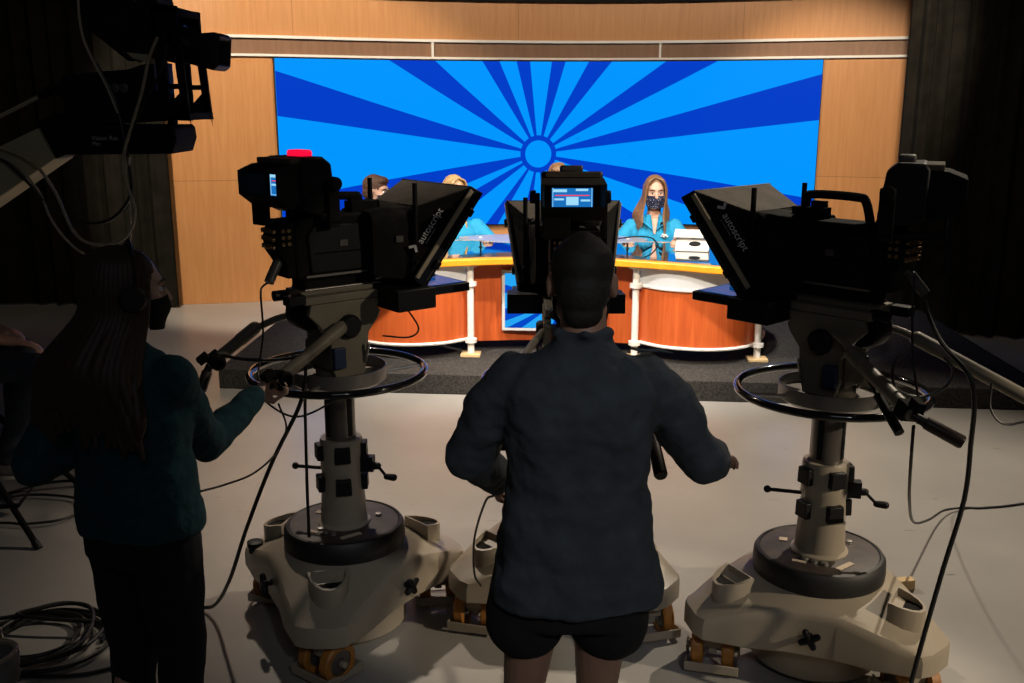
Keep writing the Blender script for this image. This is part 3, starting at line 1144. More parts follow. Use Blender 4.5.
for px, pz, r in ((-0.083, 0.895, 0.013), (-0.066, 0.900, 0.010), (-0.098, 0.885, 0.009), (-0.072, 0.882, 0.009), (-0.055, 0.886, 0.007)):
    f.ball((px, 0.124, pz + wdz), (r, 0.008, r * 0.8), None, 10, 6)
f.build('shirt_emblem', WHITEP, wr)

seated_anchor('person with short brown hair seated behind the left camera prompter', (-1.18, 8.75, 0.15), R(180 + 12), SKIN, POLO, HAIRM, 'short', NAVYMASK, hz=1.165, head_turn=R(58), head_pitch=-0.1)
ar, aM, adz = seated_anchor('blonde person in turquoise polo seated beyond the left prompter', (-0.50, 8.72, 0.15), R(180 + 8), SKIN, POLO, HAIRBL, 'long', NAVYMASK, hz=1.165, head_turn=R(20), head_pitch=-0.2, hands=((0.17, -0.36, 0.785), (-0.24, -0.30, 0.785)), width=1.06)
seated_anchor('person in maroon shirt seated behind the middle camera viewfinder', (0.40, 8.78, 0.15), R(180), SKIN, MAROON, HAIRB, 'short', NAVYMASK, hz=1.265, head_pitch=-0.1, width=1.1)
seated_anchor('person in turquoise polo hidden behind the right prompter, one bare arm on the desk', (2.02, 8.62, 0.15), R(180 - 14), SKIN, POLO, HAIRD, 'short', NAVYMASK, hz=1.03, hands=((0.46, -0.40, 0.80), (-0.16, -0.34, 0.80)))


# ------------------------------------------------------------------ camera pedestals
def RZ(a):
    return Matrix.Rotation(a, 4, 'Z')


def pedestal(label, loc, arm_yaw, head_yaw, bars, ring_rot=0.0, crank=0.0, dz=0.0, swivel=(0, 0, 0)):
    root = thing('camera_pedestal', label, 'camera pedestal', loc, 0, 'studio camera pedestals')

    def part(mb, name, m, parent=None, rot=0.0, **k):
        o = mb.build(name, m, parent or root, **k)
        if parent is None:
            o.rotation_euler = (0, 0, rot)
            if name in ('steering_ring', 'spoke', 'inner_dish', 'pan_head', 'wedge_plate', 'balance_drum', 'pan_bar'):
                o.location = (0, 0, dz)
        return o
    # three-armed housing
    TIP, HW = 0.50, 0.115
    out = []
    for k in range(3):
        a = k * 2 * PI / 3
        c, s = math.cos(a), math.sin(a)

        def P(x, y):
            return (c * x - s * y, s * x + c * y)
        for x, y in ((0.36, -0.165), (0.41, -0.135), (TIP - 0.055, -HW), (TIP - 0.018, -HW + 0.022), (TIP, -HW + 0.065), (TIP, HW - 0.065), (TIP - 0.018, HW - 0.022), (TIP - 0.055, HW), (0.41, 0.135), (0.36, 0.165)):
            out.append(P(x, y))
        b = a + PI / 3
        for tt in (-0.085, 0.0, 0.085):
            out.append((0.302 * math.cos(b) - tt * math.sin(b), 0.302 * math.sin(b) + tt * math.cos(b)))
    n = len(out)

    def ztop(x, y, t):
        r = math.hypot(x, y)
        return 0.375 - 0.125 * min(1, max(0, (r - 0.20) / 0.27)) ** 1.0
    rings = []
    lo = [(x, y) for x, y in out]
    rings.append([V((x * 0.96, y * 0.96, 0.156)) for x, y in lo])
    rings.append([V((x, y, 0.166)) for x, y in lo])
    rings.append([V((x, y, ztop(x, y, 0) - 0.030)) for x, y in lo])
    rings.append([V((x * 0.985, y * 0.985, ztop(x, y, 0) - 0.008)) for x, y in lo])
    rings.append([V((x * 0.95, y * 0.95, ztop(x * 0.95, y * 0.95, 0))) for x, y in lo])
    for t in (0.8, 0.6, 0.45, 0.3, 0.15, 0.0):
        rg = []
        for x, y in lo:
            r = math.hypot(x, y)
            q = 0.205 / r
            x1, y1 = x * q, y * q
            X, Y = x1 + (x * 0.95 - x1) * t, y1 + (y * 0.95 - y1) * t
            rg.append(V((X, Y, ztop(X, Y, 0))))
        rings.append(rg)
    mb = MB()
    mb.rings(rings)
    base = part(mb, 'base_housing', BEIGE, rot=arm_yaw, angle=32)
    # round skirt under the housing
    mb = MB()
    mb.lathe([(0, 0.02), (0.225, 0.02), (0.235, 0.03), (0.235, 0.15), (0.21, 0.17), (0, 0.17)], seg=48)
    part(mb, 'cable_skirt', BEIGE)
    # pockets and casters on each arm
    for k in range(3):
        a = arm_yaw + k * 2 * PI / 3
        mb = MB()
        prof = [(0.0, 0.245), (0.0, 0.335), (0.015, 0.345), (0.10, 0.318), (0.11, 0.30), (0.11, 0.225)]
        M = Matrix.Translation((0.315, 0.0, 0)) @ RZ(0.3)
        n_ = 8
        for q in range(1):
            outer = [(0.11 * math.cos(u) * 0.95, 0.075 * math.sin(u)) for u in lin(-PI / 2, PI / 2, 9)]
            poly = [(x, y) for x, y in outer] + [(-0.01, 0.075), (-0.01, -0.075)]
            inner = [(x * 0.86 + 0.004, y * 0.84) for x, y in poly]
            r0 = [M @ V((x, y, 0.215)) for x, y in poly]
            r1 = [M @ V((x, y, 0.378 - 0.03 * max(x, 0) / 0.11)) for x, y in poly]
            r2 = [M @ V((x, y, 0.378 - 0.03 * max(x, 0) / 0.11)) for x, y in inner]
            r3 = [M @ V((x, y, 0.350 - 0.03 * max(x, 0) / 0.11)) for x, y in inner]
            mb.rings([r0, r1, r2, r3])
        pk = part(mb, 'arm_pocket', BEIGE, rot=a, angle=40)
        mb = MB()
        mb.prism([(x * 0.99, y * 0.99) for x, y in inner], 0.0, 0.012, M @ Matrix.Translation((0, 0, 0.330)))
        o = mb.build('pocket_lining', BLACKM, pk)
        # caster: low guard and two orange wheels, swivelled
        gx = TIP - 0.10
        SW = Matrix.Translation((gx, 0, 0)) @ RZ(swivel[k])
        SR = RZ(swivel[k]).to_3x3()
        mb = MB()
        rr = [(-0.088, 0.016), (-0.088, 0.052), (-0.06, 0.052), (0.0, 0.034), (0.06, 0.052), (0.088, 0.052), (0.088, 0.016)]
        for y0 in (-0.098, 0.092):
            mb.rings([[SW @ V((x, y0, z)) for x, z in rr], [SW @ V((x, y0 + 0.006, z)) for x, z in rr]])
        mb.box(SW @ V((-0.086, 0, 0.034)), (0.006, 0.196, 0.036), SR)
        mb.box(SW @ V((0.086, 0, 0.034)), (0.006, 0.196, 0.036), SR)
        mb.box(SW @ V((0, 0, 0.130)), (0.07, 0.07, 0.08), SR)
        mb.cyl(SW @ V((0, -0.10, 0.076)), SW @ V((0, 0.10, 0.076)), 0.012)
        mb.box(SW @ V((0, 0, 0.085)), (0.05, 0.03, 0.05), SR)
        mb.box(SW @ V((-0.045, -0.098, 0.055)), (0.07, 0.007, 0.03), SR)
        ca = part(mb, 'caster_guard', BEIGE, rot=a, bevel=0.002)
        for y0 in (-0.056, 0.056):
            mb = MB()
            M2 = SW @ Matrix.Translation((0, y0, 0.076)) @ Matrix.Rotation(PI / 2, 4, 'X')
            mb.lathe([(0.050, -0.020), (0.068, -0.022), (0.076, -0.015), (0.076, 0.015), (0.068, 0.022), (0.050, 0.020)], M2, 32)
            mb.lathe([(0.050, -0.020), (0.050, 0.020)], M2, 32)
            w = mb.build('wheel', ORANGE, ca)
            mb = MB()
            mb.lathe([(0, -0.017), (0.050, -0.016), (0.050, 0.016), (0.020, 0.017), (0.018, 0.024), (0, 0.024)], M2, 24)
            mb.lathe([(0, -0.024), (0.018, -0.024), (0.020, -0.016)], M2, 24)
            mb.build('wheel_hub', DSTEEL, ca)
        # star knob on the housing flank
        mb = MB()
        kb = PI / 3
        M3 = RZ(kb) @ Matrix.Translation((0.298, 0, 0.245)) @ Matrix.Rotation(PI / 2, 4, 'Y')
        mb.lathe([(0, 0), (0.012, 0), (0.012, 0.03), (0, 0.03)], M3, 12)
        for q in range(4):
            u = q * PI / 2 + 0.5
            mb.limb([M3 @ V((0, 0, 0.036)), M3 @ V((0.030 * math.cos(u), 0.030 * math.sin(u), 0.036))], [0.015, 0.012], 10)
        part(mb, 'star_knob', BLACK, rot=a)
    # valve cap
    mb = MB()
    if crank == R(-8):
      mb.lathe([(0, 0), (0.028, 0), (0.028, 0.025), (0.033, 0.028), (0.033, 0.045), (0.02, 0.05), (0, 0.047)], RZ(0.32) @ Matrix.Translation((0.40, 0.0, 0.262)), 20)
      part(mb, 'valve_cap', BLACK, rot=arm_yaw + 2 * PI / 3)
    # disc weight cover
    mb = MB()
    mb.lathe([(0.19, 0.352), (0.228, 0.352), (0.238, 0.362), (0.240, 0.385), (0.238, 0.425), (0.228, 0.440), (0.218, 0.443), (0.214, 0.438), (0.19, 0.438)], seg=64)
    rim = part(mb, 'disc_rim', RUBBER)
    mb = MB()
    mb.lathe([(0, 0.355), (0.214, 0.355), (0.216, 0.438), (0.205, 0.440), (0, 0.442)], seg=64)
    dp = part(mb, 'disc_top', DISC)
    for ang, r, sx, sy in ((-1.25, 0.155, 0.085, 0.022), (-2.35, 0.15, 0.05, 0.018), (2.5, 0.14, 0.03, 0.03)):
        mb = MB()
        mb.box((r * math.cos(ang), r * math.sin(ang), 0.443), (sx, sy, 0.002), RZ(ang + 1.9).to_3x3())
        mb.build('paper_sticker', PAPER, dp)
    for ang, r in ((-2.0, 0.125), (-1.72, 0.135), (-2.3, 0.118), (0.4, 0.14)):
        mb = MB()
        mb.lathe([(0, 0.440), (0.014, 0.440), (0.012, 0.450), (0, 0.452)], Matrix.Translation((r * math.cos(ang), r * math.sin(ang), 0)), 14)
        mb.build('bolt', STEEL, dp)
    # column
    mb = MB()
    mb.lathe([(0.0, 0.42), (0.104, 0.42), (0.104, 0.446), (0.092, 0.455), (0.079, 0.66), (0.083, 0.67), (0.083, 0.785), (0.079, 0.795), (0.060, 0.795)], seg=36)
    cl = part(mb, 'column_sleeve', BEIGE)
    mb = MB()
    mb.lathe([(0.0, 0.6), (0.059, 0.6), (0.059, 1.06 + dz), (0, 1.06 + dz)], seg=36)
    co = part(mb, 'column', DSTEEL)
    for a in (-2.3, -0.72, 0.9, 2.4):
        mb = MB()
        mb.box((0.0585, 0, 0.91), (0.006, 0.022, 0.20))
        o = mb.build('guide_slot', BLACK, co, bevel=0.001)
        o.rotation_euler = (0, 0, a)
    for a in (-2.75, -1.35, 0.05, 1.6):
        for z in (0.745, 0.615):
            mb = MB()
            mb.box((0.086, 0, z), (0.030, 0.062, 0.062), taper=0.94)
            o = mb.build('roller_block', BLACK, cl, bevel=0.004)
            o.rotation_euler = (0, 0, a)
    # lock lever and crank
    M = RZ(crank)
    mb = MB()
    mb.limb([M @ V((0.08, 0, 0.68)), M @ V((0.145, 0, 0.68))], [0.016, 0.014], 12)
    mb.limb([M @ V((0.145, 0, 0.68)), M @ V((0.185, -0.02, 0.645))], [0.006, 0.006], 8)
    mb.limb([M @ V((0.185, -0.02, 0.645)), M @ V((0.215, -0.025, 0.645))], [0.012, 0.014], 10)
    mb.box(M @ V((0.105, 0, 0.69)), (0.05, 0.04, 0.06), RZ(crank).to_3x3())
    part(mb, 'crank', BLACK)
    mb = MB()
    mb.limb([M @ V((-0.08, 0.0, 0.66)), M @ V((-0.19, 0.02, 0.655))], [0.007, 0.007], 10)
    mb.ball(M @ V((-0.20, 0.022, 0.655)), 0.014)
    part(mb, 'lock_lever', BLACK)
    # steering ring with spokes and inner dish
    mb = MB()
    mb.torus((0, 0, 1.06), 0.332, 0.0145, seg=72, ms=14)
    part(mb, 'steering_ring', GLOSSB)
    for k in range(3):
        mb = MB()
        a = ring_rot + k * 2 * PI / 3
        mb.tube([(0.17, 0, 1.045), (0.33, 0, 1.06)], 0.007, 8)
        part(mb, 'spoke', STEEL, rot=a)
    mb = MB()
    mb.lathe([(0.0, 1.02), (0.165, 1.02), (0.186, 1.035), (0.186, 1.085), (0.181, 1.085), (0.178, 1.045), (0.0, 1.04)], seg=56)
    part(mb, 'inner_dish', STEEL)
    # pan head
    mb = MB()
    mb.lathe([(0, 1.03), (0.085, 1.03), (0.085, 1.07), (0.07, 1.085), (0.07, 1.10), (0, 1.10)], seg=32)
    mb.box((0, 0, 1.18), (0.13, 0.16, 0.18))
    for s in (-1, 1):
        prof = [(-0.06, 1.06), (0.06, 1.06), (0.075, 1.12), (0.085, 1.22), (0.125, 1.27), (0.14, 1.30), (0.125, 1.315), (0.14, 1.335), (0.15, 1.35), (-0.15, 1.35), (-0.16, 1.31), (-0.12, 1.27), (-0.075, 1.20), (-0.08, 1.12)]
        x0 = 0.072 * s
        mb.rings([[V((x0, y, z)) for y, z in prof], [V((x0 + 0.026 * s, y, z)) for y, z in prof]])
    hd = part(mb, 'pan_head', BEIGED, rot=head_yaw, bevel=0.003)
    for s in (-1, 1):
        mb = MB()
        mb.lathe([(0, 0), (0.045, 0), (0.045, 0.018), (0.036, 0.028), (0, 0.028)], Matrix.Translation((0.097 * s, 0.0, 1.255)) @ Matrix.Rotation(s * PI / 2, 4, 'Y'), 24)
        mb.build('drag_knob', BLACK, hd, bevel=0.001)
        mb = MB()
        mb.box((0.108 * s, -0.05, 1.14), (0.022, 0.05, 0.08))
        mb.build('side_box', mat('blue_black_box', (0.02, 0.035, 0.09), 0.4), hd, bevel=0.004)
        mb = MB()
        mb.limb([V((0.10 * s, 0.065, 1.11)), V((0.12 * s, 0.07, 1.18))], [0.007, 0.006], 8)
        mb.build('tilt_lock', STEEL, hd)
    mb = MB()
    mb.box((0, 0.01, 1.365), (0.19, 0.36, 0.03))
    mb.box((0, -0.02, 1.388), (0.13, 0.30, 0.018))
    pl = part(mb, 'wedge_plate', BEIGED, rot=head_yaw, bevel=0.004)
    mb = MB()
    mb.box((0.07, -0.20, 1.372), (0.05, 0.07, 0.035))
    mb.build('plate_clamp', BLACK, pl, bevel=0.003)
    mb = MB()
    mb.cyl((-0.06, -0.16, 1.37), (-0.06, -0.22, 1.37), 0.02)
    mb.build('plate_lock', BLACK, pl)
    # counterbalance drum under the plate
    mb = MB()
    mb.lathe([(0, -0.05), (0.055, -0.05), (0.062, -0.04), (0.062, 0.04), (0.055, 0.05), (0, 0.05)], Matrix.Translation((0, -0.125, 1.305)) @ Matrix.Rotation(PI / 2, 4, 'Y'), 28)
    part(mb, 'balance_drum', BLACK, rot=head_yaw)
    # pan bars, in head coordinates
    Hm = RZ(head_yaw)
    for (p0, p1, p2, grip, extra) in bars:
        p0, p1, p2 = V(p0), V(p1), V(p2)
        d = (p2 - p1).normalized()
        mb = MB()
        mb.tube(catmull([p0, lerp3(p0, p1, 0.55) + V((0, 0, 0.012)), p1], 6), 0.0135, 10)
        mb.limb([p1 - d * 0.02, p1 + d * 0.05], [0.0255, 0.0255], 12)
        mb.tube([p1, p2], 0.0235, 14)
        bar = part(mb, 'pan_bar', BEIGED, rot=head_yaw)
        mb = MB()
        M = frame(d)
        M.translation = p2 - d * 0.035
        mb.box(p2 - d * 0.03, (0.055, 0.055, 0.05), M.to_3x3())
        mb.lathe([(0, 0.0), (0.026, 0), (0.030, 0.01), (0.030, 0.035), (0.02, 0.04)], M @ Matrix.Rotation(PI / 2, 4, 'Y') @ Matrix.Translation((0, 0, 0.01)), 16)
        mb.box(p2 + M.to_3x3() @ V((0, 0.038, 0)), (0.03, 0.03, 0.045), M.to_3x3())
        mb.build('bar_clamp', BLACKM, bar, bevel=0.003)
        if grip:
            g = V(grip)
            mb = MB()
            q = p2 + M.to_3x3() @ V((0, 0, 0.0))
            mb.tube([q, q + g * 0.25, q + g * 0.27, q + g * 0.96, q + g], [0.014, 0.016, 0.0205, 0.0215, 0.018], 16)
            mb.build('hand_grip', GRIP, bar)
            if extra:
                e = V(extra)
                mb = MB()
                mb.limb([p1 + d * 0.02, p1 + d * 0.02 + e * 0.5], [0.008, 0.008], 8)
                mb.tube([p1 + d * 0.02 + e * 0.5, p1 + d * 0.02 + e], 0.016, 14)
                mb.build('zoom_demand', BLACK, bar)
    return root


# ------------------------------------------------------------------ studio cameras and prompters (head frame: +y is where the lens looks, z = 0 at the head's plate)
def studio_camera(label, loc, yaw, screen_on, tally_on, handle='bar', vf_yaw=0.0, pitch=0.0, vf_y=-0.13):
    root = thing('studio_camera', label, 'camera', loc, yaw, 'studio cameras')
    root.rotation_euler.x = pitch
    mb = MB()
    mb.rings([[V((x, y, z)) for y, z in ((-0.185, 0.05), (-0.15, 0.035), (0.17, 0.035), (0.185, 0.05), (0.185, 0.245), (0.15, 0.268), (-0.12, 0.268), (-0.165, 0.25), (-0.185, 0.22))] for x in (-0.066, 0.066)])
    mb.box((0, 0.0, 0.018), (0.11, 0.30, 0.036))
    mb.build('body', BLACKM, root, bevel=0.008)
    for s in (1, -1):
        mb = MB()
        mb.rings([[V((s * x, y, z)) for y, z in ((-0.13, 0.06), (0.15, 0.06), (0.16, 0.10), (0.15, 0.235), (-0.11, 0.235), (-0.14, 0.20))] for x in (0.064, 0.076)])
        sp = mb.build('side_panel', BLACK, root, bevel=0.006)
        mb = MB()
        mb.box((s * 0.077, 0.005, 0.165), (0.003, 0.032, 0.022))
        mb.build('name_plate', DUSKY, sp)
        mb = MB()
        mb.box((s * 0.078, 0.01, 0.135), (0.004, 0.24, 0.006))
        mb.build('panel_groove', GLOSSB, sp)
        mb = MB()
        mb.box((s * 0.075, 0.0, 0.052), (0.006, 0.30, 0.008))
        mb.build('bottom_rail', STEEL, sp)
    # rear adapter with rows of connectors
    mb = MB()
    mb.rings([[V((x, y, z)) for y, z in ((-0.18, 0.05), (-0.18, 0.255), (-0.235, 0.25), (-0.25, 0.20), (-0.25, 0.155), (-0.215, 0.10), (-0.215, 0.05))] for x in (-0.060, 0.060)])
    ad = mb.build('rear_adapter', BLACKM, root, bevel=0.004)
    for i in range(3):
        for j in range(4):
            mb = MB()
            M = Matrix.Translation((-0.042 + j * 0.028, -0.248, 0.165 + i * 0.028)) @ Matrix.Rotation(PI / 2, 4, 'X')
            mb.lathe([(0, 0), (0.009, 0), (0.009, 0.012), (0.006, 0.012), (0.006, 0.004), (0, 0.004)], M, 12)
            mb.build('connector', BRASS, ad)
    for s in (1, -1):
        for i in range(3):
            for j in range(2):
                mb = MB()
                M = Matrix.Translation((s * 0.060, -0.205 - j * 0.022, 0.175 + i * 0.024)) @ Matrix.Rotation(s * PI / 2, 4, 'Y')
                mb.lathe([(0, 0), (0.007, 0), (0.007, 0.006), (0.004, 0.006), (0.004, 0.002), (0, 0.002)], M, 10)
                mb.build('connector', BRASS, ad)
    mb = MB()
    mb.cyl((0.02, -0.20, 0.125), (0.03, -0.245, 0.105), 0.012)
    mb.cyl((0.028, -0.238, 0.108), (0.05, -0.285, 0.045), 0.018)
    mb.build('cable_plug', DUSKY, root)
    # carrying handle
    mb = MB()
    if handle == 'arch':
        mb.tube(catmull([(0, -0.10, 0.25), (0, -0.075, 0.335), (0, -0.04, 0.352), (0, 0.12, 0.352), (0, 0.15, 0.335), (0, 0.155, 0.25)], 5), 0.0155, 10)
    else:
        mb.limb([(0, -0.10, 0.25), (0, -0.10, 0.335)], [0.017, 0.015])
        mb.limb([(0, -0.10, 0.338), (0, 0.11, 0.325)], [0.014, 0.0165])
    mb.box((0, 0.13, 0.285), (0.06, 0.12, 0.045))
    mb.box((0.0, 0.10, 0.315), (0.03, 0.05, 0.03))
    mb.build('carrying_handle', BLACKM, root, bevel=0.002)
    # viewfinder on its yoke
    vf_o = V((0.0, vf_y, -0.045))
    Mv = Matrix.Translation(vf_o) @ RZ(vf_yaw)

    def vp(mb, name, m, parent=root, **k):
        o = mb.build(name, m, parent, **k)
        return o
    mb = MB()
    mb.rings([[Mv @ V((x, y, z)) for y, z in ((0.075, 0.345), (0.055, 0.50), (0.02, 0.525), (-0.06, 0.525), (-0.075, 0.505), (-0.075, 0.345), (-0.03, 0.325), (0.06, 0.325))] for x in (-0.112, 0.112)])
    vf = vp(mb, 'viewfinder', BLACK, bevel=0.008)
    mb = MB()
    hoodp = [(-0.075, 0.345, 0.505, 0.105), (-0.13, 0.350, 0.500, 0.110), (-0.185, 0.395, 0.478, 0.117)]
    o_, i_ = [], []
    for y, z0, z1, w in hoodp:
        o_.append([Mv @ V(p) for p in ((-w, y, z0), (w, y, z0), (w, y, z1), (-w, y, z1))])
        i_.append([Mv @ V(p) for p in ((-w + 0.005, y - 0.0005, z0 + 0.005), (w - 0.005, y - 0.0005, z0 + 0.005), (w - 0.005, y - 0.0005, z1 - 0.005), (-w + 0.005, y - 0.0005, z1 - 0.005))])
    mb.rings(o_ + i_[::-1], cap=False)
    mb.rings([i_[0], [p + V((0, 0, 0)) for p in o_[0]]], cap=False)
    vp(mb, 'eye_hood', CLOTHB, vf, angle=25)
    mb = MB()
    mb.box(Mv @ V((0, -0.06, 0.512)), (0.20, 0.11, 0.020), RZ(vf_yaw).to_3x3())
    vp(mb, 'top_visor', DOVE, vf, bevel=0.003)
    mb = MB()
    mb.box(Mv @ V((0, -0.0775, 0.424)), (0.150, 0.004, 0.080), RZ(vf_yaw).to_3x3())
    sc = vp(mb, 'screen', VFSCREEN if screen_on else GLOSSB, vf)
    if screen_on:
        mb = MB()
        mb.mi = 0
        rr = RZ(vf_yaw).to_3x3()
        for (x, z, w, h) in ((0, 0.438, 0.125, 0.003),):
            mb.box(Mv @ V((x, -0.0803, z)), (w, 0.001, h), rr)
        vp(mb, 'centre_line', REDS, sc)
        for (x, z, w, h, m) in ((0, 0.418, 0.045, 0.030, VFPALE), (-0.048, 0.424, 0.035, 0.007, VFPALE), (0.048, 0.420, 0.035, 0.007, VFPALE), (-0.045, 0.455, 0.050, 0.010, VFPALE), (0.035, 0.458, 0.045, 0.008, VFPALE), (0.0, 0.388, 0.13, 0.002, VFPALE), (-0.071, 0.425, 0.002, 0.08, VFPALE), (0.071, 0.425, 0.002, 0.08, VFPALE)):
            mb = MB()
            mb.box(Mv @ V((x, -0.0803, z)), (w, 0.001, h), rr)
            vp(mb, 'display_mark', m, sc)
    mb = MB()
    mb.box(Mv @ V((0.0, -0.0, 0.534)), (0.085, 0.055, 0.026), RZ(vf_yaw).to_3x3())
    tl = vp(mb, 'tally_light', RED if tally_on else DUSKY, vf, bevel=0.008)
    if tally_on:
        tag(tl, 'lit red tally light')
    if tally_on:
        mb = MB()
        mb.ball(Mv @ V((0.083, -0.082, 0.375)), 0.006)
        vp(mb, 'tally_lamp', REDS, vf)
        mb = MB()
        mb.box((0.0, -0.095, 0.350), (0.022, 0.03, 0.012))
        vp(mb, 'rear_tally', REDS, bevel=0.003)
    mb = MB()
    for s in (-1, 1):
        mb.box(Mv @ V((s * 0.124, 0.045, 0.36)), (0.018, 0.05, 0.17), RZ(vf_yaw).to_3x3())
        mb.lathe([(0, 0), (0.026, 0), (0.024, 0.022), (0, 0.024)], Mv @ Matrix.Translation((s * 0.13, 0.045, 0.43)) @ Matrix.Rotation(s * PI / 2, 4, 'Y'), 18)
    mb.box(Mv @ V((0, 0.045, 0.293)), (0.266, 0.05, 0.016), RZ(vf_yaw).to_3x3())
    mb.box(Mv @ V((0.0, 0.03, 0.297)), (0.06, 0.10, 0.07), RZ(vf_yaw).to_3x3())
    vp(mb, 'yoke', BLACKM, bevel=0.003)
    mb = MB()
    mb.box(Mv @ V((-0.06, -0.06, 0.29)), (0.10, 0.16, 0.016), RZ(vf_yaw).to_3x3())
    mb.box(Mv @ V((-0.06, -0.135, 0.325)), (0.10, 0.012, 0.075), RZ(vf_yaw).to_3x3())
    vp(mb, 'yoke_handle', BLACKM, bevel=0.004)
    # studio lens, wrapped in black cloth towards the prompter
    mb = MB()
    mb.lathe([(0, 0.18), (0.058, 0.18), (0.062, 0.20), (0.062, 0.27), (0.074, 0.28), (0.074, 0.36), (0.080, 0.37), (0.080, 0.43), (0.070, 0.43), (0.066, 0.41), (0, 0.405)], Matrix.Translation((0, 0, 0.150)) @ Matrix.Rotation(-PI / 2, 4, 'X'), 36)
    mb.build('lens', BLACK, root)
    mb = MB()
    mb.box((0, 0.21, 0.01), (0.10, 0.36, 0.016))
    for s in (-1, 1):
        mb.cyl((s * 0.05, -0.15, -0.002), (s * 0.05, 0.42, -0.002), 0.008)
    mb.build('support_plate', DSTEEL, root, bevel=0.002)
    return root


VFSCREEN = mat('blue_viewfinder_picture', (0.0, 0.03, 0.1), 0.3, emit=(0.01, 0.16, 0.50), estr=1.0)
VFPALE = mat('pale_viewfinder_marks', (0.2, 0.4, 0.6), 0.3, emit=(0.35, 0.72, 0.95), estr=1.0)


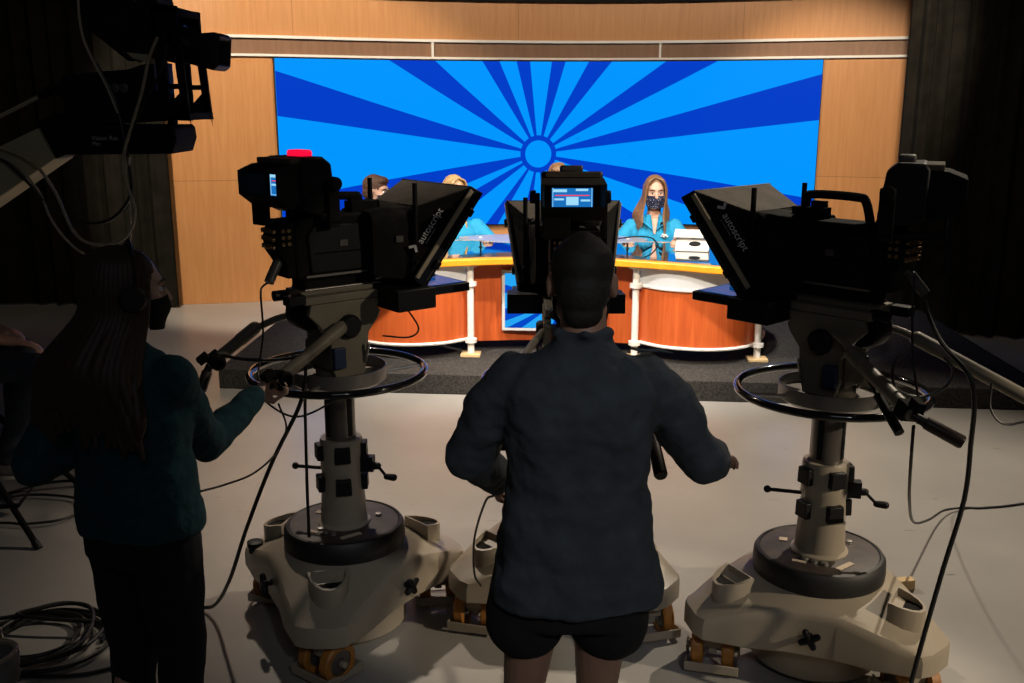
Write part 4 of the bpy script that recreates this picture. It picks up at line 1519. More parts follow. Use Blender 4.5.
def prompter(label, loc, yaw, text_size=0.037, pitch=0.0, printed=True):
    root = thing('teleprompter', label, 'teleprompter', loc, yaw, 'teleprompters on the studio cameras')
    root.rotation_euler.x = pitch
    TF, BF = (0.240, 0.462, 0.352), (0.185, 0.235, 0.022)       # half width, y, z of the glass frame's top and bottom
    TR, BR = (0.150, 0.275, 0.285), (0.145, 0.215, 0.022)
    N = V((0, (TF[2] - BF[2]), -(TF[1] - BF[1]))).normalized()   # outward along the frame's depth

    def q(p, s, off=0.0, dx=0.0):
        return V((s * (p[0] + dx), p[1], p[2])) + N * off
    # side cloths + top cloth
    for s in (1, -1):
        mb = MB()
        a, b, c = [q(TR, s), q(TF, s), q(BF, s)], None, None
        tri = [V((s * TR[0], TR[1], TR[2])), q(TF, s), q(BF, s), V((s * BR[0], BR[1], BR[2]))]
        inn = [p - V((s * 0.008, 0, 0)) for p in tri]
        mb.rings([tri, inn])
        sd = mb.build('side_cloth', CLOTHB, root)
        if not printed:
            continue
        # white lettering along the glass frame
        top, bot = q(TF, s), q(BF, s)
        along = (top - bot).normalized() * (1 if s > 0 else -1)
        nrm = ((V((s * TR[0], TR[1], TR[2])) - top).cross(bot - top)).normalized()
        if nrm.x * s < 0:
            nrm = -nrm
        up = nrm.cross(along)
        if s > 0:
            org = bot + along * 0.125
        else:
            org = top + along * 0.125
        org = org + up * 0.040 + nrm * 0.006
        M = Matrix((along, up, nrm)).transposed().to_4x4()
        M.translation = org
        lettering('autoscript', text_size, M, INK, sd)
        M2 = M.copy()
        M2.translation = org - up * 0.013 + along * 0.01
        lettering('-- ------ -----', 0.014, M2, INK, sd, 'small_lettering')
        ch = MB()
        for seg in (((-0.036, 0.036), (-0.018, 0.018)), ((-0.018, 0.021), (-0.036, 0.002))):
            p0, p1 = V((*seg[0], 0)), V((*seg[1], 0))
            d = (p1 - p0).normalized()
            w = V((-d.y, d.x, 0)) * 0.005
            ch.rings([[M @ (x + V((0, 0, z))) for x in (p0 - w, p1 - w, p1 + w, p0 + w)] for z in (-0.004, 0.0008)])
        ch.build('arrow_mark', INK, sd)
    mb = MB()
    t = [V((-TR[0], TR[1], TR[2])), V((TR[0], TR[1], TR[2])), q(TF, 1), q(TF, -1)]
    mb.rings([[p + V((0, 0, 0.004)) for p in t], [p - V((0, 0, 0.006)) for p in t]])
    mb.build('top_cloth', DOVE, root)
    # cloth box between hood and lens
    mb = MB()
    sec = []
    for y, w, z0, z1 in ((0.285, 0.150, 0.055, 0.288), (0.22, 0.146, 0.015, 0.284), (0.16, 0.135, 0.03, 0.280), (0.10, 0.125, 0.04, 0.27)):
        sec.append([V((x, y, z)) for x, z in ((-w, z0), (w, z0), (w, z1 - 0.02), (w - 0.02, z1), (-w + 0.02, z1), (-w, z1 - 0.02))])
    mb.rings(sec)
    sk = mb.build('lens_shroud', CLOTHB, root, angle=50)
    sk.modifiers.new('sub', 'SUBSURF').render_levels = 3
    sk.modifiers['sub'].subdivision_type = 'SIMPLE'
    sk.modifiers['sub'].levels = 3
    tex = bpy.data.textures.get('cloth_folds') or bpy.data.textures.new('cloth_folds', 'CLOUDS')
    tex.noise_scale = 0.10
    d = sk.modifiers.new('folds', 'DISPLACE')
    d.texture = tex
    d.strength = 0.022
    mb = MB()
    mb.box((0.148, 0.20, 0.17), (0.008, 0.030, 0.024))
    mb.build('white_tag', DUSKY, sk)
    # glass frame
    mb = MB()
    T_, B_ = 0.012, 0.014
    def loop(off, grow):
        return [q(TF, -1, off, grow) + V((0, grow * 0.4, grow)), q(TF, 1, off, grow) + V((0, grow * 0.4, grow)), q(BF, 1, off, grow) - V((0, grow * 0.4, grow)), q(BF, -1, off, grow) - V((0, grow * 0.4, grow))]
    mb.rings([loop(-0.004, 0.006), loop(0.060, 0.012), loop(0.060, -0.016), loop(-0.004, -0.016)], closed=True)
    fr = mb.build('glass_frame', NAVYB, root, bevel=0.004)
    mb = MB()
    for s in (1, -1):
        a, b = q(TF, s, 0.006, 0.0085), q(BF, s, 0.006, 0.0085)
        ax = (a - b).normalized()
        M = frame(ax, V((1, 0, 0)))
        mb2 = MB()
        mb2.box((a + b) / 2 + ax * 0.0, (0.010, 0.018, (a - b).length * 0.97), M.to_3x3())
        mb2.build('edge_strip', STRIP, fr, bevel=0.002)
        for tt in (0.22, 0.80):
            mb2 = MB()
            c = lerp3(b, a, tt) + N * 0.040 + V((s * 0.008, 0, 0))
            mb2.box(c, (0.016, 0.026, 0.030), M.to_3x3())
            mb2.build('latch', BLACK, fr, bevel=0.003)
        a2, b2 = q(TF, s, 0.048, 0.0108), q(BF, s, 0.048, 0.0108)
        mb2 = MB()
        mb2.box((a2 + b2) / 2, (0.004, 0.003, (a2 - b2).length * 0.9), M.to_3x3())
        mb2.build('trim_line', DUSKY, fr)
    mb.bm.free()
    mb = MB()
    lp = loop(0.046, -0.010)
    lq = loop(0.050, -0.010)
    mb.rings([lp, lq])
    mb.build('beamsplitter_glass', GLASSB, root)
    # mounting rods and bottom monitor
    for s in (1, -1):
        mb = MB()
        mb.cyl((s * 0.165, 0.262, -0.06), (s * 0.165, 0.262, 0.375), 0.0095, seg=12)
        mb.lathe([(0, -0.055), (0.019, -0.055), (0.019, -0.02), (0, -0.02)], Matrix.Translation((s * 0.165, 0.262, 0)), 12)
        mb.lathe([(0, 0.055), (0.017, 0.055), (0.017, 0.085), (0, 0.085)], Matrix.Translation((s * 0.165, 0.262, 0)), 12)
        mb.build('mounting_rod', BLACK, root)
    mb = MB()
    mb.box((0, 0.215, -0.050), (0.48, 0.17, 0.080))
    mb.box((0, 0.10, -0.045), (0.10, 0.14, 0.07))
    br = mb.build('mounting_tray', BLACK, root, bevel=0.004)
    mb = MB()
    mb.box((0, 0.360, -0.030), (0.44, 0.22, 0.034))
    mo = mb.build('prompt_monitor', NAVYB, root, bevel=0.004)
    mb = MB()
    mb.box((0, 0.365, -0.0125), (0.40, 0.18, 0.003))
    mb.build('monitor_screen', mat('blue_prompt_screen', (0.01, 0.03, 0.08), 0.15, emit=(0.0, 0.10, 0.42), estr=0.5), mo)
    return root


HZ = 1.40
LC, LY = (-0.67, 3.72), R(-52)
RC, RY = (1.15, 3.46), R(43)
MC, MY = (0.22, 3.85), R(0)
pedestal('beige pedestal of the left camera, nearest to the woman in teal', (*LC, 0), R(28), LY,
         [((-0.10, -0.06, 1.29), (-0.23, -0.246, 1.21), (-0.294, -0.392, 1.087), (0.02, -0.05, -0.09), None), ((0.09, 0.02, 1.27), (0.127, -0.065, 1.25), (0.232, -0.377, 1.123), (0.004, -0.165, -0.07), None)], 0.3, R(-8), 0.0, (R(70), R(20), R(-35)))
pedestal('beige pedestal of the unattended right camera, its orange wheels showing', (*RC, 0), R(70), RY,
         [((-0.10, -0.05, 1.29), (-0.157, -0.16, 1.24), (-0.324, -0.45, 1.14), (0.05, -0.14, -0.065), (-0.127, -0.224, -0.17)), ((0.10, -0.06, 1.30), (0.10, -0.27, 1.27), (0.21, -0.66, 1.09), (0.03, -0.16, -0.05), None)], 1.2, R(-12), 0.0, (R(10), R(65), R(-30)))
pedestal('pedestal of the middle camera, mostly hidden behind the man in the slate shirt', (*MC, 0), R(85), MY,
         [((-0.10, -0.06, 1.27), (-0.19, -0.30, 1.20), (-0.27, -0.86, 1.09), (-0.01, -0.15, -0.09), None), ((0.10, -0.06, 1.27), (0.17, -0.30, 1.20), (0.22, -0.86, 1.12), (0.01, -0.15, -0.08), None)], 0.6, R(20), -0.07, (0, R(50), R(-40)))
studio_camera('left black studio camera with its red tally light lit', (*LC, HZ), LY, True, True, 'bar', R(10), 0.0, -0.118)
studio_camera('right black studio camera with arched carrying handle and dark viewfinder', (*RC, HZ), RY, False, False, 'arch', R(24), 0.0, -0.205)
studio_camera('middle studio camera with a glowing blue viewfinder screen above the man', (*MC, HZ - 0.07), MY, True, False, 'bar', 0, R(-4))
prompter('black prompter hood on the left camera, open end to the desk', (*LC, HZ), LY)
prompter('black prompter hood on the right camera with lettering running down its side', (*RC, HZ), RY)
prompter('prompter hood on the middle camera seen from behind, sides flaring outward', (*MC, HZ - 0.07), MY, 0.037, R(-4), False)


# ------------------------------------------------------------------ camera operators
def limb_leg(mb, hip, knee, ank, r=(0.088, 0.060, 0.056, 0.036)):
    mb.limb([hip, lerp3(hip, knee, 0.5), knee], [r[0], (r[0] + r[1]) / 2 + 0.004, r[1]], 16)
    mb.limb([knee, lerp3(knee, ank, 0.35) + V((0, -0.012, 0)), ank], [r[1], r[2], r[3]], 16)


def foot_geo(mb, ank, yaw, k=1.0):
    d = V((-math.sin(yaw), math.cos(yaw), 0))
    a = V(ank)
    mb.limb([V((a.x, a.y, 0.055)) - d * 0.05, V((a.x, a.y, 0.052)) + d * 0.06, V((a.x, a.y, 0.042)) + d * 0.15, V((a.x, a.y, 0.036)) + d * 0.19], [0.042 * k, 0.046 * k, 0.040 * k, 0.030 * k], 12)


# the man at the middle camera, seen from behind (faces +y)
MO = V((0.170, 2.50, 0))
man = thing('person', 'man seen from behind in slate long-sleeved shirt and black shorts, working the middle camera', 'person', MO, 0)
HC = V((0.010, 0.035, 1.618))
body = MB()
mM = head_geo(body, HC, R(-2), R(-6), k=1.02)
body.limb([V((0.012, -0.015, 1.42)), V((0.014, -0.005, 1.50)), HC + V((0, -0.022, -0.04))], [0.070, 0.061, 0.058])
torso_rings(body, [((-0.005, 0, 0.82), 0.165, 0.115, 0), ((0, 0, 0.95), 0.165, 0.110, 0), ((0, 0.0, 1.08), 0.152, 0.100, 0), ((0.004, -0.01, 1.25), 0.175, 0.115, 0), ((0.006, -0.015, 1.36), 0.165, 0.100, 0), ((0.008, -0.015, 1.42), 0.115, 0.074, 0), ((0.012, -0.012, 1.46), 0.07, 0.06, 0)])
ARM = {-1: (V((-0.190, -0.005, 1.375)), V((-0.285, 0.08, 1.130)), V((-0.215, 0.305, 0.975))), 1: (V((0.205, -0.005, 1.375)), V((0.345, 0.07, 1.125)), V((0.415, 0.265, 1.045)))}
for s_, (S, E_, W) in ARM.items():
    body.limb([S + V((-s_ * 0.03, 0, -0.015)), lerp3(S, E_, 0.5), E_], [0.040, 0.042, 0.040], 16)
    body.limb([E_, lerp3(E_, W, 0.35), W], [0.040, 0.040, 0.027], 16)
hand_geo(body, ARM[-1][2], (0.02, 0.45, -0.55), (0.9, -0.1, 0.1), 1, 0.95)
hand_geo(body, ARM[1][2], (0.55, 0.75, -0.10), (0, -0.2, -1), -1, 0.45)
LEGS = {-1: (V((-0.095, 0, 0.86)), V((-0.135, 0.03, 0.47)), V((-0.145, -0.01, 0.09))), 1: (V((0.085, 0, 0.86)), V((0.070, 0.03, 0.47)), V((0.085, -0.02, 0.09)))}
for s_, (h, k_, a) in LEGS.items():
    limb_leg(body, h, k_, a)
remesh(body.build('body', SKIN2, man), 0.007, 4)
f = MB()
for s_, (h, k_, a) in LEGS.items():
    foot_geo(f, a, -0.12 * s_, 1.05)
remesh(f.build('trainers', SHOE, man), 0.008, 2)
f = MB()      # untucked shirt
torso_rings(f, [((0.004, 0.0, 0.755), 0.236, 0.150, 0), ((0.004, 0, 0.81), 0.234, 0.150, 0), ((0.004, 0, 0.92), 0.212, 0.142, 0), ((0.004, 0.0, 1.08), 0.188, 0.130, 0), ((0.006, -0.012, 1.25), 0.198, 0.136, 0), ((0.008, -0.018, 1.35), 0.206, 0.128, 0), ((0.010, -0.018, 1.415), 0.165, 0.098, 0), ((0.012, -0.015, 1.455), 0.092, 0.074, 0), ((0.014, -0.012, 1.475), 0.074, 0.066, 0)], 32)
for s_, (S, E_, W) in ARM.items():
    f.limb([S + V((-s_ * 0.022, 0, -0.008)), lerp3(S, E_, 0.4), E_], [0.070, 0.070, 0.069], 16)
    f.limb([E_, lerp3(E_, W, 0.55), lerp3(E_, W, 0.86)], [0.067, 0.062, 0.052], 16)
    c = lerp3(E_, W, 0.86)
    f.limb([c, lerp3(E_, W, 0.95)], [0.056, 0.054], 16)
f.limb([V((0.060, 0.05, 1.475)), V((0.075, -0.03, 1.500)), V((0.012, -0.082, 1.505)), V((-0.050, -0.03, 1.500)), V((-0.035, 0.05, 1.475))], [0.014, 0.016, 0.017, 0.016, 0.014], 8)
remesh(f.build('shirt', SHIRT, man), 0.008, 14, 0.034, 0.10)
f = MB()      # shoulder yoke seam and a loose strap on the shoulder
f.tube([V((0.13, -0.04, 1.462)), V((0.165, -0.05, 1.458)), V((0.20, -0.04, 1.456)), V((0.235, -0.05, 1.452))], [0.007, 0.009, 0.009, 0.004], 8, 4, 0.5)
f.build('shoulder_tab', SHIRT, man)
f = MB()
torso_rings(f, [((0, 0, 0.70), 0.195, 0.128, 0), ((0, 0, 0.80), 0.190, 0.128, 0), ((0, 0, 0.96), 0.172, 0.118, 0)])
for s_, (h, k_, a) in LEGS.items():
    f.limb([h + V((s_ * 0.010, 0, 0)), lerp3(h, k_, 0.33) + V((s_ * 0.016, 0, 0)), lerp3(h, k_, 0.46) + V((s_ * 0.018, 0, 0))], [0.112, 0.113, 0.116], 18)
remesh(f.build('shorts', SHORTS, man), 0.010, 4, 0.014, 0.12)
f = MB()
Ms = mM @ Matrix.Translation((0, -0.022, 0)) @ Matrix.Diagonal((1, 1.22, 1, 1))
f.lathe([(0.0, -0.03), (0.066, -0.03), (0.073, 0.0), (0.0805, 0.045), (0.074, 0.078), (0.050, 0.104), (0.022, 0.124), (0, 0.131)], Ms, 36)
f.ball(mM @ V((0, -0.060, -0.018)), (0.070, 0.060, 0.072), None, 20, 12)
f.ball(mM @ V((0, -0.070, -0.070)), (0.052, 0.034, 0.045), None, 18, 10)
remesh(f.build('hair', HAIRK, man), 0.005, 3, 0.003, 0.02)
face_details(man, mM, 1.02, HAIRK)
f = MB()
mask_geo(f, mM, 1.02)
f.build('face_mask', BLACKM, man, angle=60)

# the woman at the left camera
WO = V((-1.085, 2.72, 0))
BY = R(-24)
wom = thing('person', 'woman from behind in dark teal sweater, long brown hair and headset, at the left camera', 'person', WO, 0)


def wb(x, y, z):
    return RZ(BY) @ V((x, y, z))


HW_ = V((0.025, 0.0, 1.565))
body = MB()
wM = head_geo(body, HW_, R(-60), R(-4), k=0.98)
body.limb([wb(0, -0.015, 1.36), wb(0, -0.005, 1.43), HW_ + V((0, -0.01, -0.04))], [0.058, 0.050, 0.050])
torso_rings(body, [(wb(0, 0, 0.80), 0.168, 0.115, BY), (wb(0, 0, 0.93), 0.160, 0.108, BY), (wb(0, 0.0, 1.05), 0.132, 0.092, BY), (wb(0, 0.0, 1.20), 0.150, 0.112, BY), (wb(0, -0.01, 1.31), 0.165, 0.096, BY), (wb(0, -0.012, 1.37), 0.11, 0.07, BY), (wb(0, -0.012, 1.40), 0.06, 0.052, BY)])
GRIPP = V((-0.822, 3.325, 1.115)) - WO
WA = {1: (wb(0.160, 0, 1.325), V((0.125, 0.27, 1.020)), GRIPP + V((-0.045, -0.075, -0.005))), -1: (wb(-0.170, 0, 1.325), V((-0.285, -0.03, 1.060)), V((-0.07, 0.24, 1.10)))}
for s_, (S, E_, W) in WA.items():
    body.limb([S, lerp3(S, E_, 0.5), E_], [0.048, 0.041, 0.036], 16)
    body.limb([E_, lerp3(E_, W, 0.35), W], [0.036, 0.035, 0.024], 16)
hand_geo(body, WA[1][2], (0.55, 0.80, 0.05), (0.75, -0.45, 0.1), -1, 1.05, 0.95)
hand_geo(body, WA[-1][2], (0.7, 0.6, 0), (0, 0, -1), 1, 0.5, 0.95)
WL = {-1: (wb(-0.085, 0, 0.84), wb(-0.095, 0.02, 0.46), wb(-0.095, -0.02, 0.09)), 1: (wb(0.085, 0, 0.84), wb(0.085, 0.03, 0.46), wb(0.09, -0.01, 0.09))}
for s_, (h, k_, a) in WL.items():
    limb_leg(body, h, k_, a)
remesh(body.build('body', SKIN, wom), 0.007, 4)
f = MB()
for s_, (h, k_, a) in WL.items():
    foot_geo(f, a, BY - 0.1 * s_)
remesh(f.build('shoes', BLACK, wom), 0.008, 2)
f = MB()
torso_rings(f, [(wb(0, 0, 0.86), 0.190, 0.138, BY), (wb(0, 0, 0.90), 0.196, 0.142, BY), (wb(0, 0, 1.0), 0.184, 0.134, BY), (wb(0, 0.0, 1.10), 0.172, 0.124, BY), (wb(0, 0.0, 1.22), 0.182, 0.138, BY), (wb(0, -0.01, 1.32), 0.184, 0.118, BY), (wb(0, -0.012, 1.375), 0.130, 0.086, BY), (wb(0, -0.012, 1.415), 0.072, 0.062, BY)], 30)
for s_, (S, E_, W) in WA.items():
    f.limb([S, lerp3(S, E_, 0.5), E_], [0.068, 0.063, 0.060], 16)
    f.limb([E_, lerp3(E_, W, 0.5), lerp3(E_, W, 0.93)], [0.060, 0.054, 0.042], 16)
remesh(f.build('sweater', TEAL, wom), 0.008, 12, 0.026, 0.10)
f = MB()
torso_rings(f, [(wb(0, 0, 0.78), 0.178, 0.126, BY), (wb(0, 0, 0.86), 0.176, 0.126, BY), (wb(0, 0, 0.98), 0.160, 0.112, BY)])
for s_, (h, k_, a) in WL.items():
    f.limb([h, lerp3(h, k_, 0.5), k_], [0.104, 0.090, 0.074], 18)
    f.limb([k_, lerp3(k_, a, 0.5), a], [0.074, 0.062, 0.054], 18)
remesh(f.build('trousers', PANTS, wom), 0.010, 4, 0.014, 0.10)
f = MB()
f.ball(wM @ V((0, -0.026, 0.036)), (0.084, 0.100, 0.088), wM.to_3x3().normalized(), 24, 14)
f.ball(wM @ V((0, -0.060, -0.020)), (0.074, 0.062, 0.085), wM.to_3x3().normalized(), 24, 14)
rnd = random.Random(11)
for ring_ in range(2):
    N_ = 34
    for i in range(N_):
        t = i / (N_ - 1)
        a = R(-58) + t * (2 * PI - R(64))       # round the back of the head, face left free
        hx, hy = math.cos(a + PI / 2 + PI / 3 * 0), math.sin(a)
        ang = R(90) + R(62) + t * (2 * PI - R(124))       # head-frame angle, 90 deg = face
        ca, sa = math.cos(ang), math.sin(ang)
        rr = 1.0 - 0.07 * ring_
        p0 = wM @ V((ca * 0.02, -0.02 + sa * 0.03, 0.118))
        p1 = wM @ V((ca * 0.070 * rr, -0.022 + sa * 0.086 * rr, 0.085))
        p2 = wM @ V((ca * 0.088 * rr, -0.022 + sa * 0.104 * rr, 0.015))
        p3 = wM @ V((ca * 0.090 * rr, -0.026 + sa * 0.100 * rr, -0.075))
        w = p3 - HW_
        spread = 1.75 + 0.2 * rnd.random()
        base = wb(0, -0.03, 0)
        side = (RZ(-BY) @ V((w.x, w.y, 0)))
        p4 = base + wb(side.x * 1.65, min(side.y * 1.25, 0.03) - 0.02, 1.36 + rnd.uniform(-0.01, 0.01))
        p5 = base + wb(max(-0.205, min(0.205, side.x * 2.05 + rnd.uniform(-0.015, 0.015))), -0.118 - 0.012 * ring_ + 0.05 * abs(side.x / 0.1) * 0.5, 1.24)
        p6 = base + wb(max(-0.215, min(0.215, side.x * 2.15 + rnd.uniform(-0.025, 0.025))), -0.128 + 0.05 * abs(side.x / 0.1) * 0.5, 1.175 + rnd.uniform(-0.04, 0.04))
        f.tube(catmull([p0, p1, p2, p3, p4, p5, p6], 5), [0.008, 0.016, 0.018, 0.019, 0.022, 0.020, 0.005], 8, 0, 0.65)
f.build('hair', HAIRD, wom, angle=60)
f = MB()      # headset band and ear cups
pts = [wM @ V((0.092 * math.cos(a), 0.0, -0.005 + (0.138 if math.sin(a) > 0 else 0.06) * math.sin(a))) for a in lin(-0.1, PI + 0.1, 15)]
f.tube(pts, 0.006, 8, 0, 2.0, xhint=(0, 0, 1))
hs = f.build('headset', BLACK, wom)
for s_ in (-1, 1):
    f = MB()
    f.lathe([(0, -0.014), (0.034, -0.014), (0.040, -0.006), (0.040, 0.006), (0.030, 0.016), (0, 0.018)], wM @ Matrix.Translation((s_ * 0.094, -0.006, -0.012)) @ Matrix.Rotation(s_ * PI / 2, 4, 'Y'), 24)
    f.build('ear_cup', RUBBER, hs)
face_details(wom, wM, 0.98, HAIRD)
f = MB()
mask_geo(f, wM, 0.98)
f.build('face_mask', BLACKM, wom, angle=60)

# person sitting at the left edge, only forearm, knees and a shoe in view
SO = V((-3.05, 4.86, 0))
st = thing('person', 'seated person cut off by the left edge, bare forearm over denim knees', 'person', SO, R(-80))
body = MB()
hd_ = V((0, 0.05, 1.60))
sM = head_geo(body, hd_, 0, R(-5))
body.limb([V((0, 0, 1.36)), V((0, 0.01, 1.44)), hd_ + V((0, -0.01, -0.04))], [0.062, 0.055, 0.053])
torso_rings(body, [((0, 0, 0.80), 0.17, 0.12, 0), ((0, 0, 0.95), 0.15, 0.11, 0), ((0, 0.02, 1.12), 0.165, 0.12, 0), ((0, 0.02, 1.28), 0.18, 0.11, 0), ((0, 0.01, 1.36), 0.12, 0.08, 0), ((0, 0.01, 1.40), 0.06, 0.055, 0)])
SA = {-1: (V((-0.19, 0.02, 1.31)), V((-0.24, 0.12, 1.04)), V((-0.12, 0.42, 0.93))), 1: (V((0.19, 0.02, 1.31)), V((0.25, 0.22, 1.02)), V((0.14, 0.56, 0.915)))}
for s_, (S, E_, W) in SA.items():
    body.limb([S, lerp3(S, E_, 0.5), E_], [0.052, 0.046, 0.040], 14)
    body.limb([E_, lerp3(E_, W, 0.35), W], [0.042, 0.040, 0.028], 14)
    hand_geo(body, W, (-0.15 * s_, 0.9, -0.25), (0, -0.2, -1), -s_, 0.4)
SL = {-1: (V((-0.10, 0.0, 0.80)), V((-0.14, 0.50, 0.80)), V((-0.10, 0.46, 0.34))), 1: (V((0.10, 0.0, 0.80)), V((0.16, 0.66, 0.78)), V((0.12, 0.48, 0.33)))}
for s_, (h, k_, a) in SL.items():
    body.limb([h, lerp3(h, k_, 0.5), k_], [0.09, 0.08, 0.06], 14)
    body.limb([k_, lerp3(k_, a, 0.4), a], [0.06, 0.056, 0.04], 14)
remesh(body.build('body', SKIN, st), 0.009, 4)
f = MB()
torso_rings(f, [((0, 0, 0.76), 0.19, 0.14, 0), ((0, 0, 0.95), 0.175, 0.13, 0), ((0, 0.02, 1.12), 0.185, 0.138, 0), ((0, 0.02, 1.28), 0.198, 0.125, 0), ((0, 0.01, 1.37), 0.13, 0.09, 0), ((0, 0.01, 1.41), 0.07, 0.062, 0)])
for s_, (S, E_, W) in SA.items():
    f.limb([S, lerp3(S, E_, 0.5), lerp3(S, E_, 0.8)], [0.066, 0.064, 0.062], 14)
remesh(f.build('shirt', TEAL, st), 0.011, 4, 0.015, 0.1)
f = MB()
torso_rings(f, [((0, 0, 0.74), 0.17, 0.13, 0), ((0, 0, 0.90), 0.165, 0.12, 0)])
for s_, (h, k_, a) in SL.items():
    f.limb([h, lerp3(h, k_, 0.5), k_], [0.105, 0.092, 0.078], 16)
    f.limb([k_, lerp3(k_, a, 0.5), a], [0.078, 0.074, 0.066], 16)
remesh(f.build('jeans', JEANS, st), 0.011, 4, 0.016, 0.08)
for s_, (h, k_, a) in SL.items():
    f = MB()
    f.limb([a + V((0, -0.04, -0.085)), a + V((0, 0.05, -0.085)), a + V((0, 0.15, -0.098)), a + V((0, 0.19, -0.105))], [0.042, 0.046, 0.038, 0.028], 14)
    sh_ = remesh(f.build('shoe', SHOE, st), 0.008, 3)
    f = MB()
    f.tube([a + V((0, -0.075, -0.128)), a + V((0, -0.04, -0.128)), a + V((0, 0.15, -0.130)), a + V((0, 0.215, -0.128))], [0.032, 0.044, 0.042, 0.022], 14, 5, 0.32, xhint=(1, 0, 0))
    f.build('sole', SOLE, sh_)
f = MB()
f.ball(sM @ V((0, -0.022, 0.042)), (0.081, 0.099, 0.084), sM.to_3x3().normalized(), 24, 14)
f.ball(sM @ V((0, -0.06, -0.02)), (0.07, 0.056, 0.07), sM.to_3x3().normalized(), 20, 12)
remesh(f.build('hair', HAIRD, st), 0.008, 2)
face_details(st, sM, 1.0, HAIRD)

# tall stool under that person
sto = thing('tall_stool', 'tall black stool at the left edge with one splayed leg in view', 'stool', (-2.95, 4.80, 0), R(10))
f = MB()
f.lathe([(0, 0.665), (0.17, 0.665), (0.185, 0.675), (0.185, 0.700), (0.17, 0.712), (0, 0.714)], seg=36)
f.build('seat', BLACKM, sto, bevel=0.003)
for lx, ly in ((0.62, -0.52), (0.62, 0.30), (-0.40, 0.30), (-0.40, -0.52)):
    f = MB()
    f.box((0, 0, 0), (0.01, 0.01, 0.01))
    f.bm.clear()
    a, b = V((0.13 * math.copysign(1, lx), 0.11 * math.copysign(1, ly), 0.672)), V((lx, ly, 0.0))
    d = (b - a).normalized()
    f.tube([a, a.lerp(b, 0.94), b], [0.017, 0.015, 0.015], 12)
    lg = f.build('leg', BLACKM, sto)
    f = MB()
    f.tube([a.lerp(b, 0.955), b + V((0, 0, 0.001))], [0.019, 0.019], 12)
    f.build('rubber_foot', RUBBER, lg)
f = MB()
f.tube([V((x, y, 0.187)) for x, y in ((0.52, -0.42), (0.52, 0.25), (-0.34, 0.25), (-0.34, -0.42))], 0.012, 10, 0, closed=True)
f.build('foot_rest', BLACKM, sto)


# ------------------------------------------------------------------ camera jib at the upper left
JO = V((-1.31, 4.0, 2.10))
JX = -0.05      # the head hangs a little left of the drawing origin
jib = thing('camera_jib', 'dark remote camera jib at the upper left with khaki arm and square lens hood', 'camera jib', (JO.x, JO.y, 0))


def je(u, w, d=0.0):
    """side elevation of the jib head: u to the right and w down, in 3.85 mm steps from its drawing origin; d = depth in metres"""
    return V((-1.048 + JX + (u - 240) * 0.00385 - JO.x, d, 2.225 - (w - 60) * 0.0038))


def slab(mb, poly, d0, d1):
    mb.rings([[je(u, w, d0) for u, w in poly], [je(u, w, d1) for u, w in poly]])


f = MB()
slab(f, [(98, -8), (178, -20), (186, 20), (182, 58), (150, 62), (112, 30), (98, 10)], -0.10, 0.10)
slab(f, [(150, -40), (186, -40), (186, -5), (150, -5)], -0.08, 0.08)
jc = f.build('camera_body', BLACK, jib, bevel=0.006)
f = MB()
f.box(je(160, 2, -0.102), (0.040, 0.003, 0.018), Euler((0, R(30), 0)).to_matrix())
f.build('pale_label', DUSKY, jc)
f = MB()
a, b, c = je(176, 40), je(196, 45), je(212, 50)
f.tube([a, b], [0.075, 0.075], 28)
f.tube([b, c], [0.068, 0.060], 28)
f.tube([je(203, 30), je(208, 44)], [0.02, 0.02], 14)
jl = f.build('lens', BLACK, jib)
f = MB()
ra = [je(205, 36, -0.055), je(205, 64, -0.055), je(205, 64, 0.055), je(205, 36, 0.055)]
rb = [je(236, 34, -0.085), je(232, 71, -0.085), je(232, 71, 0.085), je(236, 34, 0.085)]
rb2 = [je(241, 38, -0.083), je(238, 66, -0.083), je(238, 66, 0.083), je(241, 38, 0.083)]
rc = [je(238, 40, -0.070), je(235, 64, -0.070), je(235, 64, 0.070), je(238, 40, 0.070)]
rd = [je(210, 44, -0.040), je(210, 60, -0.040), je(210, 60, 0.040), je(210, 44, 0.040)]
f.rings([ra, rb, rb2, rc, rd])
f.build('lens_hood', RUBBER, jl, bevel=0.006)
for d0, d1 in ((-0.15, -0.125), (0.125, 0.15)):
    f = MB()
    o_ = [(178, 10), (205, 11), (206, 40), (209, 90), (211, 119), (176, 121), (176, 116), (182, 60)]
    slab(f, [(181, 8), (205, 11), (205, 38), (181, 36)], d0, d1)
    slab(f, [(181, 36), (191, 36), (192, 119), (183, 120)], d0, d1)
    slab(f, [(198, 36), (206, 37), (211, 119), (204, 119)], d0, d1)
    slab(f, [(190, 84), (209, 84), (209, 89), (190, 89)], d0, d1)
    slab(f, [(190, 106), (206, 89), (211, 119), (190, 119)], d0, d1)
    slab(f, [(172, 106), (184, 84), (184, 119), (172, 119)], d0, d1)
    f.build('yoke_frame', BLACKM, jib, bevel=0.002)
f = MB()
slab(f, [(172, 112), (211, 112), (211, 119), (172, 119)], -0.15, 0.15)
f.build('cross_plate', BLACKM, jib, bevel=0.002)
f = MB()
slab(f, [(180, 10), (205, 12), (205, 18), (180, 17)], -0.15, 0.15)
f.build('top_plate', BLACKM, jib, bevel=0.002)
f = MB()
slab(f, [(80, 124), (190, 124), (193, 127), (194, 138), (189, 152), (80, 153)], -0.13, 0.13)
slab(f, [(178, 118), (184, 118), (184, 125), (178, 125)], -0.03, 0.03)
jm = f.build('motor_box', BLACKM, jib, bevel=0.004)
M = Matrix.Translation(je(111, 138.5, -0.131)) @ Matrix.Rotation(PI / 2, 4, 'X')
lettering('Vision Res', 0.024, M, LABELG, jm)
